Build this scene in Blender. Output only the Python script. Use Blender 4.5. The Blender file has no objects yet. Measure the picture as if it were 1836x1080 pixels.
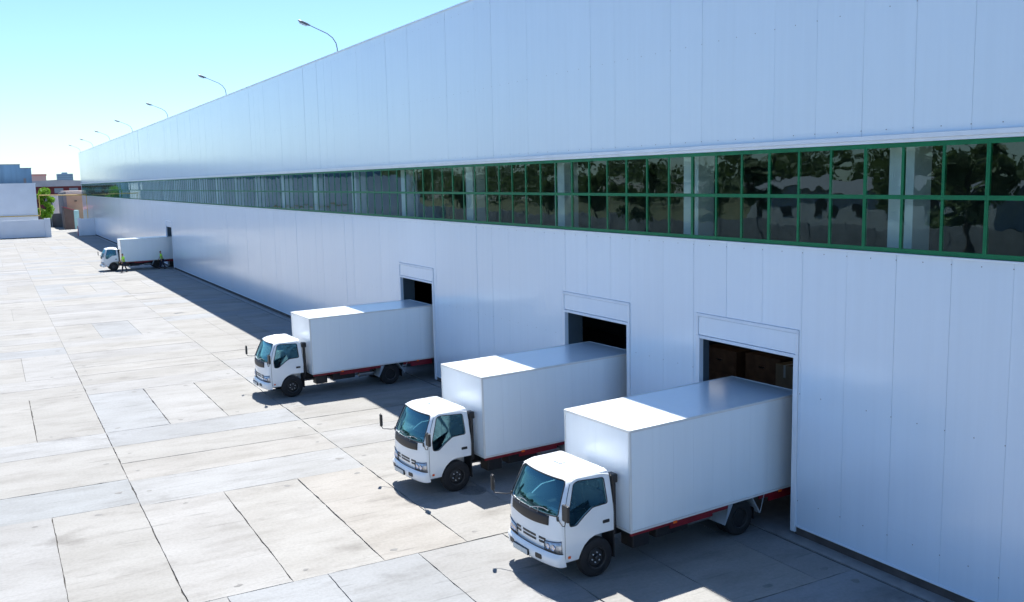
import bpy, bmesh, math, random
from mathutils import Vector, Matrix
R = math.radians
random.seed(7)
S = bpy.context.scene
COL = S.collection

# ------------------------------------------------------------------ camera, sky, sun, exposure
cam_d = bpy.data.cameras.new('camera')
cam_d.sensor_width = 36.0
cam_d.lens = 1673.3213 / 1836 * 36
cam_d.clip_end = 6000
cam = bpy.data.objects.new('camera', cam_d); COL.objects.link(cam)
fw = Vector((0.4809294, 0.86692843, -0.13092747))
rt = Vector((0.8729256, -0.48740708, -0.02086241))
up = Vector((0.08190119, 0.10425659, 0.99117242))
cam.matrix_world = Matrix(((rt.x, up.x, -fw.x, -14.8968), (rt.y, up.y, -fw.y, 0), (rt.z, up.z, -fw.z, 7.906), (0, 0, 0, 1)))
S.camera = cam

SUN = Vector((0.2455, 0.473, 1.0)).normalized()
world = bpy.data.worlds.new("World"); S.world = world; world.use_nodes = True
wn = world.node_tree
sky = wn.nodes.new('ShaderNodeTexSky'); sky.sky_type = 'NISHITA'; sky.sun_disc = False
sky.sun_elevation = math.asin(SUN.z); sky.sun_rotation = math.atan2(SUN.x, SUN.y)
sky.altitude = 0; sky.air_density = 1.0; sky.dust_density = 0.25; sky.ozone_density = 1.0
bg = wn.nodes['Background']; bg.inputs[1].default_value = 0.073
tint = wn.nodes.new('ShaderNodeMix'); tint.data_type = 'RGBA'; tint.blend_type = 'MULTIPLY'; tint.inputs['Factor'].default_value = 1
tint.inputs['B'].default_value = (.72, .94, 1.18, 1)
wn.links.new(sky.outputs[0], tint.inputs['A']); wn.links.new(tint.outputs['Result'], bg.inputs[0])
sd = bpy.data.lights.new('sun', 'SUN'); sd.energy = 4.6; sd.angle = R(0.5); sd.color = (1.0, 0.965, 0.91)
sun = bpy.data.objects.new('sun', sd); COL.objects.link(sun)
sun.rotation_euler = SUN.to_track_quat('Z', 'Y').to_euler()
S.view_settings.view_transform = 'Standard'; S.view_settings.look = 'None'
S.view_settings.exposure = 1.23; S.view_settings.gamma = 1

# ------------------------------------------------------------------ materials
def mat(name, col, rough=.6, metal=0, spec=.5, noise=0, nscale=3, bump=0, bscale=20, coat=0, stretch=None, emit=None, col2=None):
    m = bpy.data.materials.new(name); m.use_nodes = True
    n = m.node_tree; b = n.nodes['Principled BSDF']
    b.inputs['Base Color'].default_value = (*col, 1); b.inputs['Roughness'].default_value = rough
    b.inputs['Metallic'].default_value = metal; b.inputs['Specular IOR Level'].default_value = spec
    b.inputs['Coat Weight'].default_value = coat; b.inputs['Coat Roughness'].default_value = .05
    tc = n.nodes.new('ShaderNodeTexCoord'); mp = n.nodes.new('ShaderNodeMapping')
    n.links.new(tc.outputs['Object'], mp.inputs[0])
    if stretch: mp.inputs['Scale'].default_value = stretch
    if noise:
        t = n.nodes.new('ShaderNodeTexNoise'); t.inputs['Scale'].default_value = nscale; t.inputs['Detail'].default_value = 5
        n.links.new(mp.outputs[0], t.inputs[0])
        mx = n.nodes.new('ShaderNodeMix'); mx.data_type = 'RGBA'
        rp = n.nodes.new('ShaderNodeValToRGB'); rp.color_ramp.elements[0].position = .3; rp.color_ramp.elements[1].position = .7
        n.links.new(t.outputs[0], rp.inputs[0]); n.links.new(rp.outputs[0], mx.inputs['Factor'])
        c2 = col2 if col2 else tuple(c * (1 - noise) for c in col)
        mx.inputs['A'].default_value = (*col, 1); mx.inputs['B'].default_value = (*c2, 1)
        n.links.new(mx.outputs['Result'], b.inputs['Base Color'])
    if bump:
        t2 = n.nodes.new('ShaderNodeTexNoise'); t2.inputs['Scale'].default_value = bscale; t2.inputs['Detail'].default_value = 3
        n.links.new(mp.outputs[0], t2.inputs[0])
        bp = n.nodes.new('ShaderNodeBump'); bp.inputs['Strength'].default_value = bump; bp.inputs['Distance'].default_value = .02
        n.links.new(t2.outputs[0], bp.inputs['Height']); n.links.new(bp.outputs[0], b.inputs['Normal'])
    if emit:
        b.inputs['Emission Color'].default_value = (*emit, 1); b.inputs['Emission Strength'].default_value = 1
    return m

M = {}
def mk_panel(name, col, rough, island=.035, bscale=.7, bstr=.12):
    m = mat(name, col, rough, spec=.75)
    n = m.node_tree; b = n.nodes['Principled BSDF']
    b.inputs['Coat Weight'].default_value = .8; b.inputs['Coat Roughness'].default_value = .16
    g = n.nodes.new('ShaderNodeNewGeometry')
    tc = n.nodes.new('ShaderNodeTexCoord'); mp = n.nodes.new('ShaderNodeMapping'); mp.inputs['Scale'].default_value = (1, 1, .35)
    n.links.new(tc.outputs['Object'], mp.inputs[0])
    t = n.nodes.new('ShaderNodeTexNoise'); t.inputs['Scale'].default_value = bscale; t.inputs['Detail'].default_value = 2
    n.links.new(mp.outputs[0], t.inputs[0])
    bp = n.nodes.new('ShaderNodeBump'); bp.inputs['Strength'].default_value = bstr; bp.inputs['Distance'].default_value = .02
    n.links.new(t.outputs[0], bp.inputs['Height']); n.links.new(bp.outputs[0], b.inputs['Normal'])
    # small tone change from sheet to sheet and faint vertical streaks of dirt
    mp2 = n.nodes.new('ShaderNodeMapping'); mp2.inputs['Scale'].default_value = (5, 5, .22)
    n.links.new(tc.outputs['Object'], mp2.inputs[0])
    t2 = n.nodes.new('ShaderNodeTexNoise'); t2.inputs['Scale'].default_value = 1.0; t2.inputs['Detail'].default_value = 6; t2.inputs['Roughness'].default_value = .65
    n.links.new(mp2.outputs[0], t2.inputs[0])
    ma = n.nodes.new('ShaderNodeMath'); ma.operation = 'MULTIPLY_ADD'; ma.inputs[1].default_value = island; ma.inputs[2].default_value = 1 - island - .04
    n.links.new(g.outputs['Random Per Island'], ma.inputs[0])
    mb = n.nodes.new('ShaderNodeMath'); mb.operation = 'MULTIPLY_ADD'; mb.inputs[1].default_value = .10
    n.links.new(t2.outputs[0], mb.inputs[0]); n.links.new(ma.outputs[0], mb.inputs[2])
    vm = n.nodes.new('ShaderNodeVectorMath'); vm.operation = 'SCALE'; vm.inputs[0].default_value = col
    n.links.new(mb.outputs[0], vm.inputs['Scale']); n.links.new(vm.outputs[0], b.inputs['Base Color'])
    return m
M['panel'] = mk_panel('white_coated_steel_panel', (.66, .765, .88), .30, island=.02, bscale=.5, bstr=.10)
M['trim'] = mat('white_trim', (.74, .80, .88), .3, noise=.08, nscale=2)
M['gap'] = mat('panel_joint', (.46, .53, .63), .8)
M['screw'] = mat('screw_head', (.20, .21, .24), .5, metal=.6)
M['plinth'] = mat('plinth_concrete', (.10, .085, .08), .85, noise=.5, nscale=2.2, bump=.5, bscale=14)
M['green'] = mat('green_window_paint', (.001, .17, .065), .5, spec=.3, noise=.25, nscale=4)
M['hall_floor'] = mat('hall_floor', (.30, .29, .28), .5, noise=.3)
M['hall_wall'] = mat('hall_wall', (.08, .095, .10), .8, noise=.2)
M['column'] = mat('column_paint', (.80, .86, .88), .6, noise=.1)
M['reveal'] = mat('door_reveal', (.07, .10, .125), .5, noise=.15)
M['roof'] = mat('roof_membrane', (.25, .25, .26), .8, noise=.2)
M['white_paint'] = mat('white_truck_paint', (.83, .85, .86), .22, coat=.6, noise=.05, nscale=1.5)
M['box'] = mk_panel('white_box_sheet', (.79, .85, .89), .30, island=.018, bscale=1.3, bstr=.10)
M['boxtrim'] = mat('box_edge_trim', (.72, .73, .72), .35, noise=.1)
M['rubber'] = mat('rubber', (.012, .012, .014), .75, noise=.4, nscale=8, bump=.15, bscale=60)
M['black'] = mat('black_plastic', (.016, .016, .018), .42, noise=.3)
M['blackgloss'] = mat('black_gloss_trim', (.014, .011, .012), .5)
M['chassis'] = mat('chassis_black', (.014, .014, .016), .6, noise=.4, nscale=5)
M['red'] = mat('red_underframe', (.24, .008, .018), .45, noise=.35, nscale=4)
M['chrome'] = mat('chrome', (.75, .76, .78), .12, metal=1)
M['wipermetal'] = mat('wiper_metal', (.35, .36, .38), .35, metal=.7)
M['rim'] = mat('steel_rim', (.035, .035, .037), .45, metal=.2, noise=.3, nscale=9)
M['nut'] = mat('wheel_nut', (.62, .63, .65), .35, metal=.2)
M['galv'] = mat('painted_mudguard', (.34, .39, .44), .4, noise=.2)
M['orange'] = mat('orange_lens', (.85, .14, .02), .25)
M['plate'] = mat('number_plate', (.60, .62, .60), .5, noise=.15, nscale=9)
M['lamp_reflector'] = mat('headlight_reflector', (.70, .71, .74), .15, metal=.55, noise=.5, nscale=14)
M['bulb'] = mat('headlight_bowl', (.55, .56, .66), .08, metal=1)
M['seat'] = mat('seat_fabric', (.05, .052, .06), .9, noise=.3)
M['dash'] = mat('dashboard', (.055, .07, .08), .6, noise=.3)
M['paper'] = mat('paper', (.8, .82, .8), .7)
M['mirror'] = mat('mirror_glass', (.8, .82, .85), .03, metal=1)
M['iron'] = mat('cast_iron', (.19, .19, .185), .6, noise=.4, nscale=12)
M['polesteel'] = mat('galvanised_pole', (.22, .25, .27), .45, metal=.4, noise=.2)
M['lampglass'] = mat('lamp_glass', (.55, .62, .68), .15)
M['skin'] = mat('skin', (.42, .24, .17), .6, noise=.1)
M['hair'] = mat('dark_hair', (.012, .010, .010), .8, noise=.3)
M['vest'] = mat('lime_vest', (.42, .98, .03), .7, noise=.2, nscale=6)
M['trouser'] = mat('navy_work_trousers', (.012, .018, .045), .85, noise=.3, nscale=6)
M['shoe'] = mat('black_shoe', (.015, .014, .014), .6)
M['wood'] = mat('dark_wood', (.22, .13, .08), .6, noise=.4, nscale=3)
M['cardboard'] = mat('cardboard', (.45, .36, .24), .85, noise=.2)
M['yellow'] = mat('yellow_pipe_paint', (.62, .42, .10), .5, noise=.2)

def glass_mat(name, tint, ior, rough=.01, wob=.0, wscale=1.5, spec_tint=(1, 1, 1), base=.0):
    m = bpy.data.materials.new(name); m.use_nodes = True; n = m.node_tree
    n.nodes.remove(n.nodes['Principled BSDF']); out = n.nodes['Material Output']
    tr = n.nodes.new('ShaderNodeBsdfTransparent'); tr.inputs[0].default_value = (*tint, 1)
    gl = n.nodes.new('ShaderNodeBsdfGlossy'); gl.inputs['Roughness'].default_value = rough; gl.inputs[0].default_value = (*spec_tint, 1)
    lw = n.nodes.new('ShaderNodeLayerWeight'); lw.inputs['Blend'].default_value = .5
    pw_ = n.nodes.new('ShaderNodeMath'); pw_.operation = 'POWER'; pw_.inputs[1].default_value = 5
    f0 = ((ior - 1) / (ior + 1)) ** 2
    fr = n.nodes.new('ShaderNodeMath'); fr.operation = 'MULTIPLY_ADD'; fr.inputs[1].default_value = 1 - f0; fr.inputs[2].default_value = f0
    n.links.new(lw.outputs['Facing'], pw_.inputs[0]); n.links.new(pw_.outputs[0], fr.inputs[0])
    ad = n.nodes.new('ShaderNodeMath'); ad.operation = 'ADD'; ad.inputs[1].default_value = base; ad.use_clamp = True
    mx = n.nodes.new('ShaderNodeMixShader')
    n.links.new(fr.outputs[0], ad.inputs[0]); n.links.new(ad.outputs[0], mx.inputs[0]); n.links.new(tr.outputs[0], mx.inputs[1]); n.links.new(gl.outputs[0], mx.inputs[2])
    n.links.new(mx.outputs[0], out.inputs[0])
    if wob:
        tc = n.nodes.new('ShaderNodeTexCoord')
        t = n.nodes.new('ShaderNodeTexNoise'); t.inputs['Scale'].default_value = wscale; t.inputs['Detail'].default_value = 2
        g = n.nodes.new('ShaderNodeNewGeometry')
        va = n.nodes.new('ShaderNodeVectorMath'); va.operation = 'MULTIPLY_ADD'
        va.inputs[1].default_value = (1, 1, 1)
        sc = n.nodes.new('ShaderNodeVectorMath'); sc.operation = 'SCALE'; sc.inputs[0].default_value = (37, 91, 53)
        n.links.new(g.outputs['Random Per Island'], sc.inputs['Scale'])
        n.links.new(tc.outputs['Object'], va.inputs[0]); n.links.new(sc.outputs[0], va.inputs[2])
        n.links.new(va.outputs[0], t.inputs[0])
        bp = n.nodes.new('ShaderNodeBump'); bp.inputs['Strength'].default_value = wob; bp.inputs['Distance'].default_value = .02
        n.links.new(t.outputs[0], bp.inputs['Height'])
        n.links.new(bp.outputs[0], gl.inputs['Normal'])
    return m
M['pane'] = glass_mat('window_glass', (.62, .72, .70), 1.85, wob=.18, wscale=1.1, spec_tint=(.72, .95, 1))
M['cabglass'] = glass_mat('cab_glass', (.30, .48, .52), 1.6, spec_tint=(.45, .90, 1.0), base=.10)

# concrete paving: tone of each slab is a colour attribute, the rest is stains and grain
def concrete():
    m = bpy.data.materials.new('concrete_slab'); m.use_nodes = True; n = m.node_tree; b = n.nodes['Principled BSDF']
    b.inputs['Roughness'].default_value = .8; b.inputs['Specular IOR Level'].default_value = .35
    at = n.nodes.new('ShaderNodeAttribute'); at.attribute_name = 'tone'
    tc = n.nodes.new('ShaderNodeTexCoord')
    def noise(scale, det, st=(1, 1, 1), rough=.6):
        mp = n.nodes.new('ShaderNodeMapping'); mp.inputs['Scale'].default_value = st
        n.links.new(tc.outputs['Object'], mp.inputs[0])
        t = n.nodes.new('ShaderNodeTexNoise'); t.inputs['Scale'].default_value = scale; t.inputs['Detail'].default_value = det; t.inputs['Roughness'].default_value = rough
        n.links.new(mp.outputs[0], t.inputs[0]); return t.outputs[0]
    def ramp(src, p0, c0, p1, c1):
        r = n.nodes.new('ShaderNodeValToRGB'); r.color_ramp.elements[0].position = p0; r.color_ramp.elements[0].color = (*c0, 1)
        r.color_ramp.elements[1].position = p1; r.color_ramp.elements[1].color = (*c1, 1)
        n.links.new(src, r.inputs[0]); return r.outputs[0]
    def mul(a, bb):
        x = n.nodes.new('ShaderNodeMix'); x.data_type = 'RGBA'; x.blend_type = 'MULTIPLY'; x.inputs['Factor'].default_value = 1
        n.links.new(a, x.inputs['A']); n.links.new(bb, x.inputs['B']); return x.outputs['Result']
    c = mul(at.outputs[0], ramp(noise(.35, 8, (1, 2.2, 1)), .3, (.86, .85, .83), .62, (1.04, 1.04, 1.04)))
    c = mul(c, ramp(noise(1.1, 7, (.55, 1.6, 1), .7), .33, (.84, .83, .82), .50, (1, 1, 1)))
    c = mul(c, ramp(noise(.55, 5, (1, 1.4, 1), .55), .27, (.74, .73, .72), .40, (1, 1, 1)))
    c = mul(c, ramp(noise(14, 4), .3, (.90, .90, .90), .6, (1.03, 1.03, 1.03)))
    # tyre scuffs: thin darker strokes
    c = mul(c, ramp(noise(2.4, 3, (.25, 3.2, 1), .5), .27, (.74, .74, .74), .37, (1, 1, 1)))
    n.links.new(c, b.inputs['Base Color'])
    bp = n.nodes.new('ShaderNodeBump'); bp.inputs['Strength'].default_value = .35; bp.inputs['Distance'].default_value = .01
    n.links.new(noise(18, 5), bp.inputs['Height']); n.links.new(bp.outputs[0], b.inputs['Normal'])
    return m
M['concrete'] = concrete()
M['joint'] = mat('joint_dirt', (.06, .056, .05), .95, noise=.4, nscale=6)
M['patch'] = mat('mortar_patch', (.20, .197, .19), .9, noise=.3, nscale=7)

# ------------------------------------------------------------------ mesh helpers
class MB:
    def __init__(s): s.v = []; s.f = []; s.m = []; s.sm = []
    def face(s, pts, mi=0, smooth=False):
        k = len(s.v); s.v += [tuple(p) for p in pts]; s.f.append(tuple(range(k, k + len(pts)))); s.m.append(mi); s.sm.append(smooth)
    def mesh(s, verts, faces, mi=0, smooth=False):
        k = len(s.v); s.v += [tuple(p) for p in verts]
        for f in faces: s.f.append(tuple(i + k for i in f)); s.m.append(mi); s.sm.append(smooth)
        return s
    def box(s, x0, x1, y0, y1, z0, z1, mi=0):
        v = [(x, y, z) for x in (x0, x1) for y in (y0, y1) for z in (z0, z1)]
        return s.mesh(v, [(0, 1, 3, 2), (4, 6, 7, 5), (0, 4, 5, 1), (2, 3, 7, 6), (0, 2, 6, 4), (1, 5, 7, 3)], mi)
    def prism(s, pts, a0, a1, fn, mi=0, smooth=False):      # pts 2-D outline, fn(p, a) -> 3-D
        n = len(pts); v = [fn(p, a0) for p in pts] + [fn(p, a1) for p in pts]
        return s.mesh(v, [tuple(range(n))[::-1], tuple(range(n, 2 * n))] + [(i, (i + 1) % n, n + (i + 1) % n, n + i) for i in range(n)], mi, smooth)
    def tube(s, pts, r, n=8, mi=0, closed=False, cap=True):
        pts = [Vector(p) for p in pts]; N = len(pts); rs = r if isinstance(r, (list, tuple)) else [r] * N
        rings = []; prev = None
        for i, p in enumerate(pts):
            a = pts[(i - 1) % N] if (closed or i > 0) else p; b = pts[(i + 1) % N] if (closed or i < N - 1) else p
            t = (b - a).normalized()
            u = prev if prev is not None else (Vector((0, 0, 1)) if abs(t.z) < .9 else Vector((1, 0, 0)))
            u = (u - t * u.dot(t)).normalized(); w = t.cross(u); prev = u
            rings.append([p + (u * math.cos(2 * math.pi * k / n) + w * math.sin(2 * math.pi * k / n)) * rs[i] for k in range(n)])
        v = [q for rg in rings for q in rg]; f = []
        for i in range(N if closed else N - 1):
            j = (i + 1) % N
            for k in range(n): f.append((i * n + k, i * n + (k + 1) % n, j * n + (k + 1) % n, j * n + k))
        if cap and not closed: f += [tuple(range(n))[::-1], tuple((N - 1) * n + k for k in range(n))]
        return s.mesh(v, f, mi, True)
    def lathe(s, prof, c, axis='y', n=32, mi=0, sgn=1, cap=True):     # prof [(offset along axis, radius)]
        v = []; 
        for (o, r) in prof:
            for k in range(n):
                a = 2 * math.pi * k / n
                if axis == 'y': v.append((c[0] + r * math.cos(a), c[1] + o * sgn, c[2] + r * math.sin(a)))
                elif axis == 'z': v.append((c[0] + r * math.cos(a), c[1] + r * math.sin(a), c[2] + o))
                else: v.append((c[0] + o * sgn, c[1] + r * math.cos(a), c[2] + r * math.sin(a)))
        f = []
        for i in range(len(prof) - 1):
            for k in range(n): f.append((i * n + k, i * n + (k + 1) % n, (i + 1) * n + (k + 1) % n, (i + 1) * n + k))
        if cap: f += [tuple(range(n))[::-1], tuple((len(prof) - 1) * n + k for k in range(n))]
        return s.mesh(v, f, mi, True)
    def to_mesh(s, name, mats, xf=None, angle=32):
        me = bpy.data.meshes.new(name)
        me.from_pydata([xf(p) for p in s.v] if xf else s.v, [], s.f)
        for m in (mats if isinstance(mats, (list, tuple)) else [mats]): me.materials.append(m)
        me.polygons.foreach_set('material_index', s.m); me.polygons.foreach_set('use_smooth', s.sm)
        bm = bmesh.new(); bm.from_mesh(me); bmesh.ops.recalc_face_normals(bm, faces=bm.faces); bm.to_mesh(me); bm.free()
        me.update()
        if any(s.sm): me.set_sharp_from_angle(angle=R(angle))
        return me
    def build(s, name, mats, parent=None, xf=None, bevel=0, angle=32):
        o = bpy.data.objects.new(name, s.to_mesh(name, mats, xf, angle)); COL.objects.link(o)
        if parent: o.parent = parent
        if bevel:
            b = o.modifiers.new('bevel', 'BEVEL'); b.width = bevel; b.segments = 2; b.limit_method = 'ANGLE'; b.angle_limit = R(40)
        return o

def tag(o, label=None, cat=None, group=None, kind=None):
    if label: o['label'] = label
    if cat: o['category'] = cat
    if group: o['group'] = group
    if kind: o['kind'] = kind
    return o
def empty(name, loc=(0, 0, 0), rz=0, label=None, cat=None, group=None):
    o = bpy.data.objects.new(name, None); o.empty_display_size = .3; COL.objects.link(o)
    o.location = loc; o.rotation_euler = (0, 0, rz); return tag(o, label, cat, group)
def copy_tree(o, parent=None):
    c = o.copy(); COL.objects.link(c)
    if parent: c.parent = parent
    for ch in list(o.children): copy_tree(ch, c)
    return c
def evaluated(o, name):
    dg = bpy.context.evaluated_depsgraph_get(); dg.update()
    me = bpy.data.meshes.new_from_object(o.evaluated_get(dg)); me.name = name; return me
def round_poly(pts, r, n=4):
    out = []; N = len(pts)
    for i in range(N):
        p = Vector(pts[i]); a = Vector(pts[i - 1]); b = Vector(pts[(i + 1) % N])
        da = (a - p); db = (b - p); k = min(r, da.length * .45, db.length * .45)
        p0 = p + da.normalized() * k; p1 = p + db.normalized() * k
        for j in range(n + 1):
            t = j / n; q = p0 * (1 - t) ** 2 + p * 2 * t * (1 - t) + p1 * t ** 2; out.append((q.x, q.y))
    return out
def resample(pts, step):
    out = []; N = len(pts)
    for i in range(N):
        a = Vector(pts[i]); b = Vector(pts[(i + 1) % N]); k = max(1, int((b - a).length / step))
        for j in range(k): q = a.lerp(b, j / k); out.append((q.x, q.y))
    return out

# ------------------------------------------------------------------ ground
gb = MB(); gb.face([(-900, -300, -.035), (900, -300, -.035), (900, 3000, -.035), (-900, 3000, -.035)])
g = gb.build('ground', mat('far_ground', (.22, .21, .17), .95, noise=.4, nscale=.05)); tag(g, kind='structure')
jb = MB(); jb.face([(-60.5, -30.5, -.025), (-.35, -30.5, -.025), (-.35, 197, -.025), (-60.5, 197, -.025)])
jb.face([(-30, 196.99, -.024), (9, 196.99, -.024), (9, 330, -.024), (-30, 330, -.024)])
g = jb.build('yard_joint_bed', M['joint']); tag(g, kind='structure')

def slabs():
    rng = random.Random(3)
    L = []                                   # x0,x1,y0,y1,tone or None
    cols = [(-6.33, -.40), (-12.2, -6.33), (-18.1, -12.2)] + [(-18.1 - 6 * (k + 1), -18.1 - 6 * k) for k in range(7)]
    def strips(x0, x1, ys, tones={}):
        for a, b in zip(ys[:-1], ys[1:]): L.append((x0, x1, a, b, tones.get(round(a, 2))))
    def split(y0, y1, xs, tones={}):
        for a, b in zip(xs[:-1], xs[1:]): L.append((a, b, y0, y1, tones.get(round(a, 2))))
    blue = (.222, .233, .238); pale = (.248, .253, .254); warm = (.25, .244, .23)
    # nearest bands
    xs = [-.4, -1.35, -3.43, -5.45, -7.5, -9.5, -11.5, -13.5, -15.5, -17.5, -19.5, -21.5, -23.5]; xs = xs[::-1]
    split(12.3, 17.7, xs); 
    y = 12.3
    ys = [12.3 - 2.0 * k for k in range(0, 22)][::-1]
    for (x0, x1) in [(-5.9, -.4), (-11.9, -5.9), (-17.9, -11.9), (-23.9, -17.9)]: strips(x0, x1, ys)
    split(17.7, 24.1, [-6.33, -4.4, -2.4, -.4], {-6.33: warm})
    split(17.7, 24.1, [-12.2, -10.2, -8.25, -6.33], {-8.25: (.262, .25, .23), -10.2: (.262, .257, .243), -12.2: (.26, .257, .248)})
    split(17.7, 24.4, [-18.1, -16.15, -14.18, -12.2])
    strips(-6.33, -.4, [24.1, 26.2, 28.3, 30.25, 32.2, 34.2, 36.2, 38.3])
    strips(-12.2, -6.33, [24.1, 26.35, 28.2, 30.2, 32.1], {24.1: pale, 26.35: warm})
    split(32.1, 38.5, [-12.2, -10.2, -8.3, -6.33])
    strips(-18.1, -12.2, [24.4, 26.6, 30.24, 32.1], {24.4: blue, 30.24: pale})
    split(32.1, 38.8, [-18.1, -16.2, -14.18, -12.2])
    for ci, (x0, x1) in enumerate(cols):
        y = {0: 38.3, 1: 38.5, 2: 38.8}.get(ci, 17.7)
        while y < 190:
            if rng.random() < .13:
                split(y, y + 6.1, [x0 + (x1 - x0) * k / 3 for k in range(4)]); y += 6.1
            else:
                h = rng.choice([1.95, 2.0, 2.0, 2.05, 2.2, 1.9]); L.append((x0, x1, y, y + h, None)); y += h
    b = MB(); tones = []
    for (x0, x1, y0, y1, tn) in L:
        if tn is None:
            k = rng.uniform(.90, 1.0) * .49; w = rng.random()
            tn = tuple(k * c for c in ((.52, .512, .485) if w < .5 else (.52, .52, .51) if w < .85 else (.49, .51, .525)))
        near = y1 < 45
        z = rng.uniform(-.004, .004); tz = [rng.uniform(-.003, .003) for _ in range(4)]
        gp = rng.uniform(.002, .007); st = .22 if near else 2
        c = [(x0 + gp, y0 + gp), (x1 - gp, y0 + gp), (x1 - gp, y1 - gp), (x0 + gp, y1 - gp)]
        # chipped corners and edges
        pts = []
        for i in range(4):
            a = Vector(c[i]); e = Vector(c[(i + 1) % 4]); d = (e - a).normalized(); nn = Vector((-d.y, d.x)); ln = (e - a).length; k = max(1, int(ln / st))
            edge_w = rng.choice([0, .002, .006, .014]) if near else 0
            ph = rng.uniform(0, 6)
            for j in range(k):
                q = a + (e - a) * (j / k)
                if near and j: q += nn * (abs(rng.gauss(0, .007)) + edge_w * max(0, math.sin(j * .55 + ph)))
                if near and rng.random() < .012: q += nn * rng.uniform(.01, .03)
                pts.append((q.x, q.y))
        if near:
            ch = rng.uniform(.0, .05)
        def zz(p):
            s_ = (p[0] - x0) / (x1 - x0); t_ = (p[1] - y0) / (y1 - y0)
            return z + (tz[0] * (1 - s_) + tz[1] * s_) * (1 - t_) + (tz[3] * (1 - s_) + tz[2] * s_) * t_
        n = len(pts); v = [(p[0], p[1], zz(p)) for p in pts] + [(p[0], p[1], -.05) for p in pts]
        nf = len(b.f)
        b.mesh(v, [tuple(range(n))] + [(i, n + i, n + (i + 1) % n, (i + 1) % n) for i in range(n)])
        tones += [tn] * (len(b.f) - nf)
        # old lifting-loop pockets filled with mortar, near the ends of the slabs
        if y1 < 60 and rng.random() < .8:
            ex = (x1 - x0) > (y1 - y0)
            for e in ((.06, .5), (.94, .5)) if rng.random() < .5 else ((.07, .2), (.93, .8)):
                s_, t_ = e if ex else e[::-1]
                px = x0 + (x1 - x0) * s_; py = y0 + (y1 - y0) * t_; r = rng.uniform(.04, .09); rr = [r * rng.uniform(.6, 1.3) for _ in range(9)]
                v = [(px + rr[i] * math.cos(i * .698) * 1.3, py + rr[i] * math.sin(i * .698), zz((px, py)) + .004) for i in range(9)]
                b.mesh(v, [tuple(range(9))], 1); tones.append((.25, .25, .25))
    o = b.build('concrete_yard', [M['concrete'], M['patch']])
    me = o.data; ca = me.color_attributes.new('tone', 'FLOAT_COLOR', 'CORNER'); data = []
    for p, t in zip(me.polygons, tones): data += [*t, 1.0] * p.loop_total
    ca.data.foreach_set('color', data)
    tag(o, kind='structure'); return o
slabs()
# access road beyond the yard
rb = MB(); rb.face([(-30, 190.5, 0), (9, 190.5, 0), (9, 330, 0), (-30, 330, 0)])
o = rb.build('access_road', mat('old_road_concrete', (.28, .275, .26), .85, noise=.2, nscale=.6)); tag(o, kind='structure')
# rough grass strip on the far side of the yard (seen mirrored in the windows)
rb = MB(); rb.face([(-400, -60, -.02), (-60.5, -60, -.02), (-60.5, 330, -.02), (-400, 330, -.02)])
o = rb.build('grass_verge', mat('dry_grass', (.05, .075, .03), .95, noise=.5, nscale=.2, col2=(.14, .12, .06))); tag(o, kind='structure')

# ------------------------------------------------------------------ warehouse
WH = empty('warehouse', (0, 80, 0), 0, 'very long white panelled warehouse with a band of green framed windows', 'warehouse')
def wb(b, name, mats, **k):
    par = k.pop('parent', WH)
    o = b.build(name, mats, None, **k)
    # keep world coordinates under a moved parent
    o.parent = par; o.matrix_parent_inverse = Matrix.Translation(-Vector(par_world(par)))
    return o
def par_world(p):
    v = Vector((0, 0, 0))
    while p: v = v + (p.location if not p.matrix_parent_inverse.translation.length else Vector((0, 0, 0))); p = p.parent if p.location.length else None
    return v
YN, YF = -30.0, 187.0
ZT = 13.9057; ZW1 = 8.40; ZW0 = 6.35; ZP = .22
DOORS = [dict(y0=14.36, y1=17.42, zt=3.93), dict(y0=20.42, y1=23.55, zt=3.87), dict(y0=33.24, y1=36.46, zt=3.86), dict(y0=92.9, y1=95.95, zt=3.92)]
def cut_rects(y0, y1, z0, z1, holes):
    out = []; ys = sorted({y0, y1, *[h for d in holes for h in (d[0], d[1]) if y0 < h < y1]})
    for a, b_ in zip(ys[:-1], ys[1:]):
        mid = (a + b_) / 2; hs = [d for d in holes if d[0] < mid < d[1]]
        if not hs: out.append((a, b_, z0, z1))
        else:
            t = max(h[3] for h in hs); out.append((a, b_, max(z0, t), z1))
    return [r for r in out if r[3] - r[2] > .02 and r[1] - r[0] > .01]
holes = [(d['y0'] - .14, d['y1'] + .14, 0, d['zt'] + .62) for d in DOORS]
def sheet(name, z0, z1, off, screws):
    b = MB(); g = .0016; rng = random.Random(hash(name) % 99 if False else len(name))
    y = off
    while y > YN: y -= 1.168
    while y < YF:
        for (a, c, e, f) in cut_rects(max(y, YN), min(y + 1.168, YF), z0, z1, holes if z0 < 3 else []):
            t0, t1, t2 = [rng.uniform(-.0035, .0035) for _ in range(3)]
            v = [(t0, a + g, e), (t1, c - g, e), (t1 + t2, c - g, f), (t0 + t2, a + g, f), (.06, a + g, e), (.06, c - g, e), (.06, c - g, f), (.06, a + g, f)]
            b.mesh(v, [(0, 1, 2, 3), (4, 7, 6, 5), (0, 4, 5, 1), (2, 6, 7, 3), (0, 3, 7, 4), (1, 5, 6, 2)])
        for zs in screws:
            for q in (0, .584):
                yy = y + q
                if YN < yy < 60 and not any(h[0] - .02 < yy < h[1] + .02 and zs < h[3] + .03 for h in holes) and rng.random() < .93:
                    b.mesh([(-.012, yy + .012 * math.cos(k * 1.047), zs + .012 * math.sin(k * 1.047)) for k in range(6)], [tuple(range(6))], 1)
        y += 1.168
    wb(b, name, [M['panel'], M['screw']])
sheet('upper_wall', 8.56, ZT, 10.40, [8.66, 10.91, 13.6])
sheet('lower_wall', ZP, ZW0 - .04, 9.50, [6.21, 3.17, .79])
b = MB()
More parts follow.
